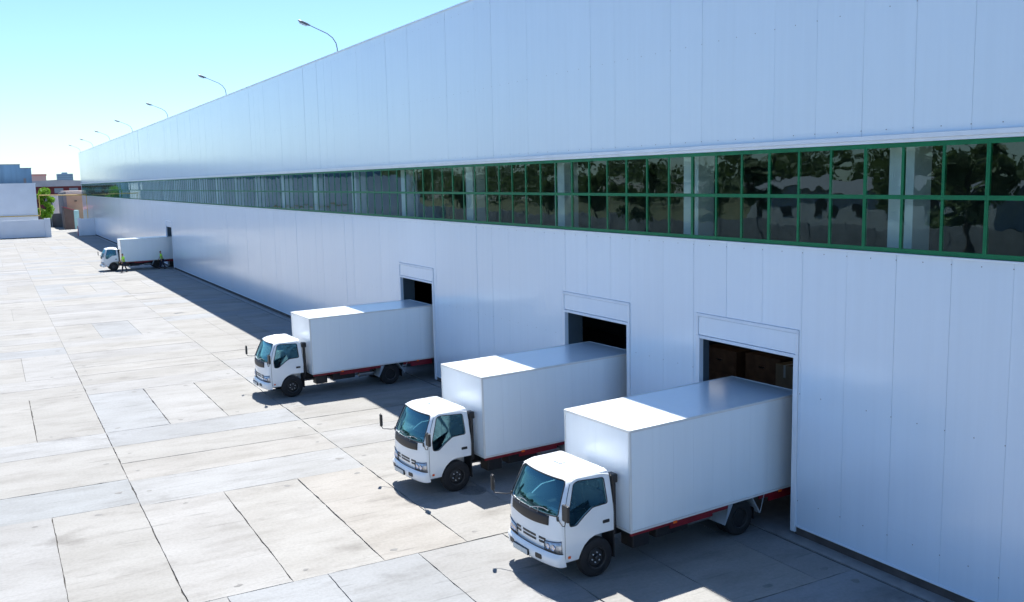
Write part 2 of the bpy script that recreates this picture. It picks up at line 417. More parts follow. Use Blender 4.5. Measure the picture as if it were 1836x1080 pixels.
for (a, c, e, f) in cut_rects(YN, YF, ZP + .01, ZW0 - .02, [(h[0] + .05, h[1] - .05, h[2], h[3] - .05) for h in holes]): b.box(.075, .25, a, c, e, f)
b.box(.075, .25, YN, YF, 8.42, ZT - .02)
wb(b, 'wall_backing', M['gap'])
b = MB(); b.box(-.035, .30, YN, YF, ZT, ZT + .05); wb(b, 'parapet_cap', M['trim'])
b = MB(); b.box(-.07, .07, YN, YF, 8.47, 8.555); b.box(-.03, .07, YN, YF, 8.405, 8.468); wb(b, 'drip_flashing', M['trim'])
b = MB(); b.box(-.045, .07, YN, YF, ZW0 - .045, ZW0 - .008); wb(b, 'window_sill', M['trim'])
b = MB(); bt = MB()
ys = [YN] + [v for d in sorted(DOORS, key=lambda d: d['y0']) for v in (d['y0'] - .10, d['y1'] + .10)] + [YF]
for a, c in zip(ys[0::2], ys[1::2]):
    b.box(.02, .30, a, c, -.1, ZP - .035); bt.box(-.02, .07, a, c, ZP - .033, ZP - .002)
wb(b, 'plinth', M['plinth'], bevel=.015); wb(bt, 'base_trim', M['trim'])
# doorways: casing, header panel, reveals
for d in DOORS:
    y0, y1, zt = d['y0'], d['y1'], d['zt']
    b = MB()
    b.box(-.03, .10, y0 - .135, y0, .06, zt + .075); b.box(-.03, .10, y1, y1 + .135, .06, zt + .075)
    b.box(-.026, .10, y0, y1, zt, zt + .075)
    b.box(-.026, .10, y0 - .135, y0 - .05, zt + .077, zt + .54); b.box(-.026, .10, y1 + .05, y1 + .135, zt + .077, zt + .54)
    b.box(-.03, .10, y0 - .135, y1 + .135, zt + .542, zt + .615)
    cs = wb(b, 'door_casing', M['trim'], bevel=.006)
    h = MB(); h.box(-.008, .08, y0 - .045, y1 + .045, zt + .085, zt + .535)
    wb(h, 'header_panel', M['panel'], bevel=.006)
    dp = .30 if y0 < 15 else .62
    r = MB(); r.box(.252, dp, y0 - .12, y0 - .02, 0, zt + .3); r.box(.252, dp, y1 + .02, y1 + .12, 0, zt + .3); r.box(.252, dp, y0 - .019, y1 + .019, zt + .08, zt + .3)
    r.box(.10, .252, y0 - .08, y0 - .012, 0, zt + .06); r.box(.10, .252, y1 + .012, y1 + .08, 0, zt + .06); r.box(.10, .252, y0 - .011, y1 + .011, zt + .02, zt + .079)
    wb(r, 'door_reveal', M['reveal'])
# window band: units of three bays by two rows
yb = []
y = 17.75
while y > -6: yb.append(y); y -= .855
yb = yb[::-1]; y = 17.75 + .894
while y < 186.5: yb.append(y); y += .894
b = MB(); b.box(.0, .25, YN, yb[0] - .01, ZW0 - .005, 8.40); wb(b, 'blank_band', M['panel'])
i = 0
while i < len(yb) - 1:
    seg = yb[i:i + 4]
    if len(seg) < 2: break
    a, c = seg[0], seg[-1]
    W = empty('window', ((0, a - 80, 0))); W.parent = WH
    b = MB(); hw = .036; X0, X1 = -.006, .055
    zc = 7.395
    e0 = a + .001; e1 = c - .001
    b.box(X0, X1, e0, e1, 8.315, 8.40); b.box(X0, X1, e0, e1, ZW0, ZW0 + .085)
    bars = [(e0, e0 + hw)] + [(m - hw * .8, m + hw * .8) for m in seg[1:-1]] + [(e1 - hw, e1)]
    for (p, q) in bars: b.box(X0 + .003, X1 - .003, p, q, ZW0 + .085, zc - .04); b.box(X0 + .003, X1 - .003, p, q, zc + .04, 8.315)
    b.box(X0, X1, e0, e1, zc - .04, zc + .04)
    fo = b.build('window_frame', M['green'], W, xf=lambda p, a=a: (p[0], p[1] - a, p[2]))
    b = MB(); rng = random.Random(i)
    for p, q in zip(seg[:-1], seg[1:]):
        for (z0, z1) in ((ZW0 + .07, zc - .03), (zc + .03, 8.33)):
            t = [rng.uniform(-.003, .003) for _ in range(3)]
            b.mesh([(.006 + t[0], p - a + .004, z0), (.006 + t[1], q - a - .004, z0), (.006 + t[1] + t[2], q - a - .004, z1), (.006 + t[0] + t[2], p - a + .004, z1)], [(0, 1, 2, 3)])
    b.build('window_glass', M['pane'], W)
    i += 3
b = MB(); b.box(.0, .25, yb[-1] if (len(yb) - 1) % 3 == 0 else yb[-1], YF, ZW0 - .005, 8.40); wb(b, 'end_band', M['panel'])
# shell behind the front wall
XB = 42
b = MB(); b.box(.31, XB, YN + .01, YF - .01, ZT - .55, ZT - .35); wb(b, 'roof', M['roof'])
b = MB(); b.box(.31, XB, YF - .25, YF, 0, ZT); b.box(.31, XB, YN, YN + .25, 0, ZT); wb(b, 'end_wall', M['panel'])
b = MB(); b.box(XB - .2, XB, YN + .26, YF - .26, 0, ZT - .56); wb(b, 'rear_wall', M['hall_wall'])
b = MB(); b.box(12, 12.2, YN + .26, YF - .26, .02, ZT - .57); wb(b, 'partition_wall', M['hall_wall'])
b = MB(); b.box(-.34, XB - .21, YN + .26, YF - .26, -.2, .002); wb(b, 'hall_floor', M['hall_floor'])
y = -.0 + 5.95
while y < 184:
    b = MB(); b.box(.42, .92, y - .28, y + .28, 5.052, ZT - .56); wb(b, 'column', M['column']); y += 6.17
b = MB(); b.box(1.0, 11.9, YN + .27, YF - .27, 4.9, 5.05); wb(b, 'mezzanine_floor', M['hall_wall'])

# creased sheets low on the wall near the camera
b = MB()
for pts in ([(11.78, .93), (11.3, .97), (11.0, .90), (10.69, .86)], [(10.62, 1.06), (10.3, 1.0), (9.95, .90), (9.53, .93)], [(12.9, 1.5), (12.7, 1.3), (12.62, .98)]):
    b.tube([(.001, y, z) for y, z in pts], [.001, .006, .005, .001] if len(pts) == 4 else [.001, .004, .001], 6)
wb(b, 'sheet_crease', M['panel'])
# roof lamps
def lamp():
    t = empty('roof_lamp')
    b = MB(); pts = [(.15, 0, -.9), (.15, 0, .25), (.10, 0, .50), (-.06, 0, .74), (-.32, 0, .92), (-.62, 0, 1.04), (-1.15, 0, 1.25)]
    b.tube(pts, [.028, .027, .026, .024, .023, .022, .020], 10); b.build('lamp_arm', M['polesteel'], t)
    b = MB(); n = 12; rings = []
    prof = [(0, .03, .03), (.08, .07, .05), (.22, .10, .06), (.42, .11, .06), (.55, .08, .045), (.60, .03, .02)]
    d = Vector((-.92, 0, .34)).normalized(); w = Vector((0, 1, 0)); u = d.cross(w); o0 = Vector((-1.12, 0, 1.24)); v = []
    for (s_, a_, c_) in prof:
        for k in range(n):
            an = 2 * math.pi * k / n; v.append(o0 + d * s_ + w * (a_ * math.cos(an)) + u * (c_ * math.sin(an)))
    f = [(i * n + k, i * n + (k + 1) % n, (i + 1) * n + (k + 1) % n, (i + 1) * n + k) for i in range(5) for k in range(n)] + [tuple(range(n))[::-1], tuple(5 * n + k for k in range(n))]
    b.mesh(v, f, 0, True); h = b.build('lamp_head', M['polesteel'], t)
    b = MB(); v = [o0 + d * (.36 + .2 * math.cos(k * .5236)) + w * (.1 * math.sin(k * .5236)) - Vector((0, 0, 1)) * .075 for k in range(12)]
    v2 = [p + Vector((0, 0, -.03)) * 1 for p in v]
    b.mesh(v + v2, [tuple(range(12, 24))] + [(k, (k + 1) % 12, 12 + (k + 1) % 12, 12 + k) for k in range(12)], 0, True)
    b.build('lamp_lens', M['lampglass'], h); return t
LAMPY = [43.7, 67.5, 91.7, 115.9, 138.6, 161.8, 185.0]
LLAB = ['curved grey lamp on the roof edge, nearest and largest of the row', 'curved grey roof lamp, second from the nearest, left of the small vent box',
        'thin curved lamp on the roof edge, third from the nearest', 'thin curved lamp on the roof edge, fourth from the nearest',
        'small curved lamp on the roof edge, third from the far corner', 'small curved lamp on the roof edge, next to the last before the corner',
        'tiny curved lamp at the far corner of the roof']
l0 = lamp()
for k, y in enumerate(LAMPY):
    o = l0 if k == 0 else copy_tree(l0)
    o.location = (0, y, ZT); tag(o, LLAB[k], 'lamp', 'lamps along the roof edge of the warehouse')
b = MB(); b.box(.35, .62, -.14, .14, -.4, .10); b.box(.31, .66, -.18, .18, .102, .16); b.box(.40, .57, -.09, .09, .162, .24)
v = b.build('roof_vent', M['boxtrim'], bevel=.01); v.location = (0, 49.7, ZT); tag(v, 'small pale vent box standing on the roof edge between two lamps', 'vent')

# things inside the nearest doorway
def crate(loc, sx, sy, sz, m, label, rz=0):
    t = empty('storage_box', loc, rz, label, 'box')
    b = MB(); b.box(-sx / 2, sx / 2, -sy / 2, sy / 2, 0, sz); b.build('carton', m, t, bevel=.01)
    b = MB(); b.box(-sx / 2 - .004, sx / 2 + .004, -.04, .04, sz * .55, sz + .004); b.build('tape', M['paper'], t)
def cabinet(loc, w, h, label):
    t = empty('cabinet', loc, 0, label, 'cabinet')
    b = MB(); b.box(0, .6, 0, w, 0, h); b.build('carcass', M['wood'], t, bevel=.01)
    for k in range(3):
        b = MB(); b.box(-.02, -.001, .04, w - .04, .06 + k * h / 3, h / 3 - .04 + k * h / 3); f = b.build('drawer', M['wood'], t, bevel=.005)
        b = MB(); b.box(-.045, -.021, w / 2 - .12, w / 2 + .12, .06 + (k + .45) * h / 3, .10 + (k + .45) * h / 3); b.build('handle', M['chrome'], f)
cabinet((5.3, 21.9, 0.002), 1.5, 2.3, 'dark wooden cabinet inside the nearest doorway, leftmost')
cabinet((5.5, 20.2, 0.002), 1.5, 2.3, 'dark wooden cabinet inside the nearest doorway, right of the first one')
for k, (x, y, z, s) in enumerate([(5.0, 19.2, .002, .9), (5.0, 19.2, .804, .8), (5.0, 19.2, 1.606, .7), (5.1, 18.1, .002, .9), (5.1, 18.1, .804, .85)]):
    crate((x, y, z), s, s, .8, M['cardboard'], ['bottom carton of the tall stack inside the nearest doorway', 'middle carton of the tall stack inside the nearest doorway', 'top carton of the tall stack inside the nearest doorway', 'lower carton of the short stack beside it inside the nearest doorway', 'upper carton of the short stack beside it inside the nearest doorway'][k])

cl = empty('ceiling_lamp', (3.7, 21.4, 4.62), 0, 'hanging ceiling lamp just inside the nearest doorway, lighting the floor', 'lamp')
b = MB(); b.box(-.12, .12, -.7, .7, 0, .07); b.build('lamp_housing', M['galv'], cl)
b = MB(); b.box(-.10, .10, -.68, .68, -.012, -.001); b.build('lamp_tube', mat('lit_tube', (.9, .9, .8), .5, emit=(.25, .23, .18)), cl)
ld = bpy.data.lights.new('hall_lamp', 'AREA'); ld.energy = 1.5; ld.specular_factor = 0; ld.shape = 'RECTANGLE'; ld.size = .2; ld.size_y = 1.36; ld.color = (1, .93, .78)
lo = bpy.data.objects.new('hall_lamp', ld); COL.objects.link(lo); lo.parent = cl; lo.location = (0, 0, -.03)
# ------------------------------------------------------------------ box truck
RAKE = R(.738)
def BF(p):                                    # body frame: the truck stands slightly nose-down
    u, v, w = p; return (u - w * math.sin(RAKE), v, w + (u + 1.2) * math.tan(RAKE))
VC = 1.125
TZ = [.46, .62, .95, 1.20, 1.40, 1.55, 1.80, 2.00, 2.07, 2.115, 2.145]
THW = [.895, .92, .925, .92, .912, .895, .86, .828, .80, .745, .65]
TUF = [-1.645, -1.675, -1.69, -1.69, -1.67, -1.615, -1.50, -1.405, -1.33, -1.22, -1.07]
TUR = [-.24, -.24, -.24, -.24, -.245, -.25, -.265, -.28, -.30, -.34, -.42]
def itp(T, z):
    if z <= TZ[0]: return T[0]
    for i in range(len(TZ) - 1):
        if z <= TZ[i + 1]:
            t = (z - TZ[i]) / (TZ[i + 1] - TZ[i]); return T[i] + (T[i + 1] - T[i]) * t
    return T[-1]
def uf(v, z, ins=0):
    hw = itp(THW, z) - ins; s_ = min(1, abs(v - VC) / hw)
    return itp(TUF, z) + ins + .12 * s_ ** 2.2 + .065 * (1 - max(0, 1 - s_ ** 16) ** .5)
def outline(z, ins=0):
    hw = itp(THW, z) - ins; ur = itp(TUR, z) - ins; o = []
    N = 44
    for i in range(N + 1):
        t = -1 + 2 * i / N; v = VC + hw * math.sin(t * math.pi / 2); o.append((uf(v, z, ins), v, z))
    uc = o[-1][0]
    for i in range(1, 11): o.append((uc + (ur - .04 - uc) * i / 10, VC + hw, z))
    for a in (45, 90): o.append((ur - .04 + .04 * math.sin(R(a)), VC + hw - .04 + .04 * math.cos(R(a)), z))
    for i in range(1, 6): o.append((ur, VC + (hw - .04) * (1 - 2 * i / 5), z))
    o.append((ur - .04 + .04 * math.sin(R(45)), VC - hw + .04 - .04 * math.cos(R(45)), z)); o.append((ur - .04, VC - hw, z))
    for i in range(1, 10): o.append((ur - .04 + (uc - ur + .04) * i / 10, VC - hw, z))
    return o
def cab_shell(zs, ins, crown):
    b = MB(); rows = [outline(z, ins) for z in zs]; n = len(rows[0])
    top = rows[-1]; cx = sum(p[0] for p in top) / n
    for k, dz in ((.7, crown * .6), (.35, crown * .9)):
        rows.append([(cx + (p[0] - cx) * k, VC + (p[1] - VC) * k, p[2] + dz) for p in top])
    v = [p for r_ in rows for p in r_]; f = [(i * n + k, i * n + (k + 1) % n, (i + 1) * n + (k + 1) % n, (i + 1) * n + k) for i in range(len(rows) - 1) for k in range(n)]
    c = len(v); v.append((cx, VC, top[0][2] + crown)); last = (len(rows) - 1) * n
    f += [(last + k, last + (k + 1) % n, c) for k in range(n)]; f.append(tuple(range(n))[::-1])
    b.mesh(v, f, 0, True); return b
SIDEWIN = round_poly([(-1.175, 1.985), (-1.05, 2.01), (-.44, 1.965), (-.405, 1.45), (-.78, 1.44), (-.98, 1.32), (-1.19, 1.165), (-1.345, 1.175), (-1.36, 1.42)], .05)
def wsx(s_, z): return VC + s_ * (itp(THW, z) - 0)
WS = round_poly([(wsx(-.90, 2.035), 2.035), (wsx(.90, 2.035), 2.035), (wsx(.915, 1.40), 1.40), (wsx(.5, 1.40), 1.385), (wsx(-.5, 1.40), 1.385), (wsx(-.915, 1.40), 1.40)], .07)
def tmp(b, name): o = b.build(name, M['black']); return o
def boolean(base, cutters):
    for c in cutters:
        m = base.modifiers.new('b', 'BOOLEAN'); m.operation = 'DIFFERENCE'; m.object = c; m.solver = 'EXACT'
    me = evaluated(base, 'cab_body')
    for o in [base] + cutters: bpy.data.objects.remove(o)
    return me
def make_truck():
    T = empty('box_truck')
    # ---- cab shell with real window openings
    outer = tmp(cab_shell([.46, .54, .62, .78, .95, 1.08, 1.20, 1.30, 1.40, 1.48, 1.55, 1.68, 1.80, 1.90, 2.00, 2.04, 2.07, 2.095, 2.115, 2.132, 2.145], 0, .018), 'o')
    inner = tmp(cab_shell([.90, 1.08, 1.20, 1.30, 1.40, 1.48, 1.55, 1.68, 1.80, 1.90, 2.00, 2.05, 2.08], .055, .004), 'i')
    c1 = tmp(MB().prism(SIDEWIN, -.5, 3, lambda p, a: (p[0], a, p[1])), 'c1')
    c2 = tmp(MB().prism(WS, -2.5, -1.10, lambda p, a: (a, p[0], p[1])), 'c2')
    arch = [(-1.135, .40), (-1.125, .50), (-1.08, .62), (-1.0, .73), (-.88, .82), (-.74, .868), (-.6, .872), (.1, .86), (.1, .3), (-1.135, .3)]
    c3 = tmp(MB().prism(arch, -.5, .62, lambda p, a: (p[0], a, p[1])), 'c3')
    c4 = tmp(MB().prism(arch, 1.63, 3, lambda p, a: (p[0], a, p[1])), 'c4')
    me = boolean(outer, [inner, c1, c2, c3, c4])
    me.materials.clear(); me.materials.append(M['white_paint'])
    for p in me.polygons: p.use_smooth = True; p.material_index = 0
    me.transform(Matrix.Identity(4))
    for v in me.vertices: v.co = BF(v.co)
    me.set_sharp_from_angle(angle=R(28))
    cab = bpy.data.objects.new('cab', me); COL.objects.link(cab); cab.parent = T
    def part(b, name, m, par=cab, bevel=0, angle=32, frame=True): return b.build(name, m, par, xf=BF if frame else None, bevel=bevel, angle=angle)
    # roof ribs and hatch
    b = MB()
    def roofz(u, v):
        return 2.160 - .02 * ((abs(v - VC)) / .65) ** 2 + .002
    for v in (-.48, -.34, -.20, .20, .34, .48):
        b = MB(); b.tube([(u, VC + v, roofz(u, VC + v) - .004) for u in (-1.02, -.9, -.7, -.52)], [.006, .020, .020, .006], 8); part(b, 'roof_rib', M['white_paint'])
    b = MB(); b.prism(round_poly([(-.98, VC - .12), (-.98, VC + .17), (-.74, VC + .17), (-.74, VC - .12)], .05), 2.15, 2.188, lambda p, a: (p[0], p[1], a)); part(b, 'roof_hatch', M['white_paint'], bevel=.006)
    # gutter over the door
    for sg in (-1, 1):
        b = MB(); b.tube([(u, VC + sg * (itp(THW, z) + .004), z) for u, z in ((-1.24, 2.02), (-1.1, 2.06), (-.5, 2.045), (-.31, 2.0))], .011, 6); part(b, 'rain_gutter', M['white_paint'])
    # glass
    b = MB(); nz, nv = 9, 16; v = []
    for i in range(nz):
        z = 1.365 + (2.055 - 1.365) * i / (nz - 1)
        for k in range(nv): vv = VC + (itp(THW, z) - .045) * .965 * math.sin((-1 + 2 * k / (nv - 1)) * math.pi / 2); v.append((uf(vv, z, .028), vv, z))
    b.mesh(v, [(i * nv + k, i * nv + k + 1, (i + 1) * nv + k + 1, (i + 1) * nv + k) for i in range(nz - 1) for k in range(nv - 1)], 0, True)
    part(b, 'windshield', M['cabglass'])
    for sg in (-1, 1):
        b = MB(); v = []; 
        for p in round_poly([(q[0], q[1]) for q in [(-1.19, 2.0), (-1.05, 2.025), (-.43, 1.98), (-.39, 1.43), (-.77, 1.425), (-.97, 1.305), (-1.18, 1.15), (-1.36, 1.16), (-1.375, 1.42)]], .04):
            v.append((p[0], VC + sg * (itp(THW, p[1]) - .030), p[1]))
        n = len(v); c = (-.85, VC + sg * (itp(THW, 1.6) - .030), 1.6)
        b.mesh(v + [c], [(k, (k + 1) % n, n) for k in range(n)]); part(b, 'side_window', M['cabglass'])
        b = MB(); pts = [(p[0], VC + sg * (itp(THW, p[1]) - .004), p[1]) for p in resample(SIDEWIN, .06)]; b.tube(pts, .012, 6, closed=True); part(b, 'window_seal', M['black'])
        b = MB(); b.tube([(-.98, VC + sg * (itp(THW, z) - .008), z) for z in (1.33, 1.6, 1.85, 1.99)], .010, 6)
    b = MB(); pts = [(uf(p[0], p[1]) + .004, p[0], p[1]) for p in resample(WS, .07)]; b.tube(pts, .014, 6, closed=True); part(b, 'windshield_seal', M['black'])
    # interior
    b = MB(); b.box(-1.45, -1.12, .33, 1.92, .95, 1.36); b.box(-1.30, -1.10, .55, 1.0, 1.0, 1.44); part(b, 'dashboard', M['dash'], bevel=.04)
    b = MB(); b.face([(-1.40, .62, 1.375), (-1.28, .60, 1.375), (-1.24, .86, 1.375), (-1.36, .90, 1.375)]); part(b, 'dashboard_paper', M['paper'])
    for (a, c) in ((.36, .88), (.92, 1.35), (1.38, 1.88)):
        s_ = MB(); s_.box(-.92, -.42, a, c, .95, 1.12); s_.box(-.50, -.36, a, c, 1.13, 1.66); s_.box(-.49, -.38, a + .12, c - .12, 1.67, 1.83); part(s_, 'seat', M['seat'], bevel=.04)
    b = MB(); b.tube([(-1.02 + .07 * math.sin(k * .5236), .68 + .21 * math.cos(k * .5236), 1.42 + .19 * math.sin(k * .5236)) for k in range(12)], .014, 6, closed=True)
    b.tube([(-1.02, .68, 1.42), (-1.16, .68, 1.25)], .02, 6); b.tube([(-1.02, .48, 1.42), (-1.02, .88, 1.42)], .012, 6); part(b, 'steering_wheel', M['black'])
    # black grille panel under the windshield
    b = MB(); nv, nz = 22, 4; v = []
    va, vb_ = VC - .62, VC + .70
    for i in range(nz):
        t = i / (nz - 1)
        for k in range(nv):
            vv = va + (vb_ - va) * k / (nv - 1); zl = 1.165 - .04 * math.sin(math.pi * k / (nv - 1)) + .02 ; z = 1.375 + (zl - 1.375) * t; v.append((uf(vv, z) - .006, vv, z))
    b.mesh(v, [(i * nv + k, i * nv + k + 1, (i + 1) * nv + k + 1, (i + 1) * nv + k) for i in range(nz - 1) for k in range(nv - 1)], 0, True)
    o = part(b, 'cowl_panel', M['blackgloss'], angle=60); sm = o.modifiers.new('thick', 'SOLIDIFY'); sm.thickness = .012; sm.offset = 0
    # grille slots
    for (a, c) in ((.60, .80), (.90, 1.36), (1.45, 1.62)):
        for z in (.795, .87):
            b = MB(); n = 8; v = []
            for dz in (-.022, .022):
                for k in range(n): vv = a + (c - a) * k / (n - 1); v.append((uf(vv, z) - .005, vv, z + dz))
            b.mesh(v, [(k, k + 1, n + k + 1, n + k) for k in range(n - 1)]); o = part(b, 'grille_slot', M['black']); sm = o.modifiers.new('t', 'SOLIDIFY'); sm.thickness = .006; sm.offset = 0
    # headlights wrap round the corners
    for sg in (-1, 1):
        b = MB(); n = 12; v = []
        for r_, (zl0, zl1) in enumerate(((.645, .65), (.845, .925))):
            for k in range(n):
                t = k / (n - 1); vv = VC + sg * (.50 + (.912 - .50) * math.sin(t * math.pi / 2)); z = zl0 + (zl1 - zl0) * t
                v.append((uf(vv, z) - .009 * (1 - .2 * t), vv + sg * .002 * t, z))
        b.mesh(v, [(k, k + 1, n + k + 1, n + k) for k in range(n - 1)], 0, True)
        h = part(b, 'headlight', M['lamp_reflector']); sm = h.modifiers.new('t', 'SOLIDIFY'); sm.thickness = .02; sm.offset = 0
        b = MB(); pts = [BF0 for BF0 in (v[0:n] + v[2 * n - 1:n - 1:-1])]; b.tube([(p[0] - .008, p[1], p[2]) for p in pts], .007, 5, closed=True); part(b, 'headlight_rim', M['black'], h)
        for q, rr in ((.60, .055), (.74, .06)):
            vv = VC + sg * q; z = .76; b = MB(); b.lathe([(-.022, rr * .35), (-.020, rr * .8), (-.028, rr), (-.01, rr + .004)], (uf(vv, z) - .004, vv, z), 'x', 18); part(b, 'headlight_bowl', M['bulb'], h)
        b = MB(); b.box(-1.40, -1.345, VC + sg * .915, VC + sg * .935, .535, .585); part(b, 'side_indicator', M['orange'], bevel=.004)
        # door handle and door gaps
        b = MB(); b.box(-.545, -.375, VC + sg * .905, VC + sg * .938, 1.055, 1.125); part(b, 'door_handle', M['black'], bevel=.02)
        w = .006
        for line in ([(-1.465, 1.17), (-1.468, .95), (-1.47, .62), (-1.46, .50)], [(-.285, 1.98), (-.27, 1.5), (-.265, .87)], [(-1.465, 1.17), (-1.455, 1.45), (-1.36, 1.75), (-1.26, 1.99)]):
            b = MB(); b.tube([(u, VC + sg * (itp(THW, z) + (-.001)), z) for u, z in line], w, 5); part(b, 'door_gap', M['black'])
        # door step sill inside the arch front
        b = MB(); b.box(-1.44, -1.15, VC + sg * .88, VC + sg * .70, .44, .47); part(b, 'step', M['black'])
    # bumper
    def bump(z0, z1, out, name, m, par=cab, a=-.955, c=.955, bev=.018):
        b = MB(); n = 26; v = []
        for (z, o_) in ((z0, -.05), (z0, out - .03), (z0 + .02, out - .012), ((z0 + z1) / 2, out), (z1 - .07, out + .004), (z1, out - .055)):
            for k in range(n):
                s_ = math.sin((-1 + 2 * k / (n - 1)) * math.pi / 2); q = abs(s_)
                vv = VC + .94 * s_ * (1 + .0); uu = -1.70 - o_ + .12 * q ** 2.2 + (.10 if o_ > 0 else .07) * (1 - max(0, 1 - q ** 14) ** .5)
                v.append((uu, vv, z))
        m_ = 6
        b.mesh(v, [(i * n + k, i * n + k + 1, (i + 1) * n + k + 1, (i + 1) * n + k) for i in range(m_ - 1) for k in range(n - 1)] + [(0 * n + k, (m_ - 1) * n + k, (m_ - 1) * n + k + 1, k + 1) for k in range(n - 1)] + [tuple(i * n for i in range(m_)), tuple(i * n + n - 1 for i in range(m_))[::-1]], 0, True)
        return part(b, name, m, par, angle=50)
    bp = bump(.40, .655, .075, 'bumper', M['white_paint'])
    b = MB(); n = 26; v = []
    for z in (.657, .675):
        for k in range(n):
            s_ = math.sin((-1 + 2 * k / (n - 1)) * math.pi / 2); q = abs(s_); v.append((-1.715 + .12 * q ** 2.2 + .07 * (1 - max(0, 1 - q ** 14) ** .5), VC + .93 * s_, z))
    b.mesh(v, [(k, k + 1, n + k + 1, n + k) for k in range(n - 1)]); part(b, 'bumper_gap', M['black'], bp)
    b = MB(); b.box(-1.805, -1.770, 1.03, 1.57, .43, .555); pl = part(b, 'number_plate_frame', M['black'], bp, bevel=.004)
    b = MB(); b.box(-1.812, -1.806, 1.045, 1.555, .443, .542); part(b, 'number_plate', M['plate'], bp)
    for a in (.62, 1.62):
        b = MB(); b.prism(round_poly([(a, .475), (a + .19, .475), (a + .19, .575), (a, .575)], .03), 0, .022, lambda p, q: (-1.70 - .0815 + .12 * (abs(p[0] - VC) / .94) ** 2.2 + q - .004, p[0], p[1])); part(b, 'fog_light', M['black'], bp)
    # wipers
    for (v0, v1) in ((1.72, 1.22), (1.08, .52)):
        b = MB(); pts = []
        for t in (0, .25, .5, .75, 1.0): vv = v0 + (v1 - v0) * t; z = 1.40 + .09 * math.sin(t * 2.2); pts.append((uf(vv, z) - .03, vv, z))
        b.tube(pts, [.008, .008, .007, .006, .005], 6)
        b.tube([(uf(v0 - .25, 1.37) - .02, v0 - .25, 1.37), (uf(v0 - .28, 1.46) - .045, v0 - .28, 1.47)], .007, 6)
        part(b, 'wiper', M['wipermetal'])
    # mirrors
    def mirror(sg, base, elbow, c, sz):
        b = MB(); b.tube([base, ((base[0] * .6 + elbow[0] * .4), (base[1] * .6 + elbow[1] * .4), base[2] - .03), elbow, (elbow[0] * .4 + c[0] * .6, elbow[1] * .35 + c[1] * .65, elbow[2] + .0), (c[0], c[1], c[2] - sz[2] / 2 + .02), (c[0], c[1], c[2] + sz[2] / 2 + .02)], .011, 7)
        arm = part(b, 'mirror_arm', M['black'])
        b = MB(); b.box(base[0] - .02, base[0] + .05, base[1] - .03, base[1] + .03, base[2] - .05, base[2] + .05); part(b, 'mirror_bracket', M['black'], arm, bevel=.01)
        b = MB(); b.box(c[0] - .03, c[0] + .035, c[1] - sz[1] / 2, c[1] + sz[1] / 2, c[2] - sz[2] / 2, c[2] + sz[2] / 2); hd = part(b, 'mirror_housing', M['black'], bevel=.025)
        b = MB(); b.box(c[0] + .036, c[0] + .039, c[1] - sz[1] / 2 + .02, c[1] + sz[1] / 2 - .02, c[2] - sz[2] / 2 + .03, c[2] + sz[2] / 2 - .03); part(b, 'mirror_glass', M['mirror'], hd)
    mirror(1, (-1.54, 1.99, 1.40), (-1.70, 2.26, 1.36), (-1.785, 2.347, 1.588), (.06, .085, .34))
    mirror(-1, (-1.56, .30, 1.36), (-1.62, .06, 1.30), (-1.585, -.005, 1.56), (.06, .20, .33))
    # snorkel behind cab
    b = MB(); b.tube([(-.16, .34, .70), (-.16, .34, 1.2), (-.165, .34, 1.75), (-.18, .35, 1.86)], [.045, .05, .055, .06], 12)
    b.box(-.235, -.075, .28, .50, 1.78, 1.97); part(b, 'air_intake', M['black'], T, bevel=.03)
    # ---- cargo box
    L, W, Z0, Z1 = 5.061, 2.2, .772, 2.887
    b = MB(); b.box(.02, L - .02, .004, W - .004, Z0 + .05, Z1 - .03, 0)
    g = .0012; n = 9
    for k in range(n):
        a, c = .045 + (L - .09) * k / n, .045 + (L - .09) * (k + 1) / n
        for sg, y0 in ((0, 0.0), (1, W - .02)): b.box(a + g, c - g, y0, y0 + .02, Z0 + .05, Z1 - .045)
    for k in range(2): b.box(0, .025, .045 + 1.055 * k + g, .045 + 1.055 * (k + 1) - g, Z0 + .05, Z1 - .045)
    b.box(-.004 + 0.006, L - .002, .004, W - .004, Z1 - .028, Z1 + .002)
    bx = b.build('cargo_box', [M['box'], M['boxtrim']], T, xf=BF)
    b = MB(); e = .006
    for (x0, x1, y0, y1) in ((-e, .043, -e, .035), (-e, .043, W - .035, W + e), (L - .043, L + e, -e, .035), (L - .043, L + e, W - .035, W + e)): b.box(x0, x1, y0, y1, Z0 + .046, Z1 - .044)
    b.box(-e - .004, L + e, -e - .004, .030, Z1 - .042, Z1 + .010); b.box(-e - .004, L + e, W - .03, W + e + .004, Z1 - .042, Z1 + .010)
    b.box(-e - .003, .03, .031, W - .031, Z1 - .042, Z1 + .009); b.box(L - .03, L + e, .031, W - .031, Z1 - .042, Z1 + .009)
    part(b, 'corner_trim', M['boxtrim'], bx, bevel=.004)
    b = MB(); b.box(-e, L + e, -e, .03, Z0, Z0 + .044); b.box(-e, L + e, W - .03, W + e, Z0, Z0 + .044); b.box(-e, .04, .031, W - .031, Z0, Z0 + .044); part(b, 'bottom_rail', M['boxtrim'], bx)
    b = MB(); b.box(.05, L - .03, .035, W - .035, Z0 + .005, Z0 + .045); part(b, 'box_floor', M['chassis'], bx)
    for u in (1.17, 4.30):
        for (y0, y1) in ((-.022, -.004), (W + .004, W + .022)): b = MB(); b.box(u - .05, u + .05, y0, y1, Z0 - .045, Z0 + .01); part(b, 'side_marker', M['orange'], bx, bevel=.004)
    # ---- chassis
    b = MB()
    for v_ in (.72, 1.42): b.box(-1.3, L - .15, v_, v_ + .07, .50, .68)
    for u in (-.2, .9, 2.0, 2.6, 3.7, 4.7): b.box(u, u + .08, .79, 1.42, .53, .65)
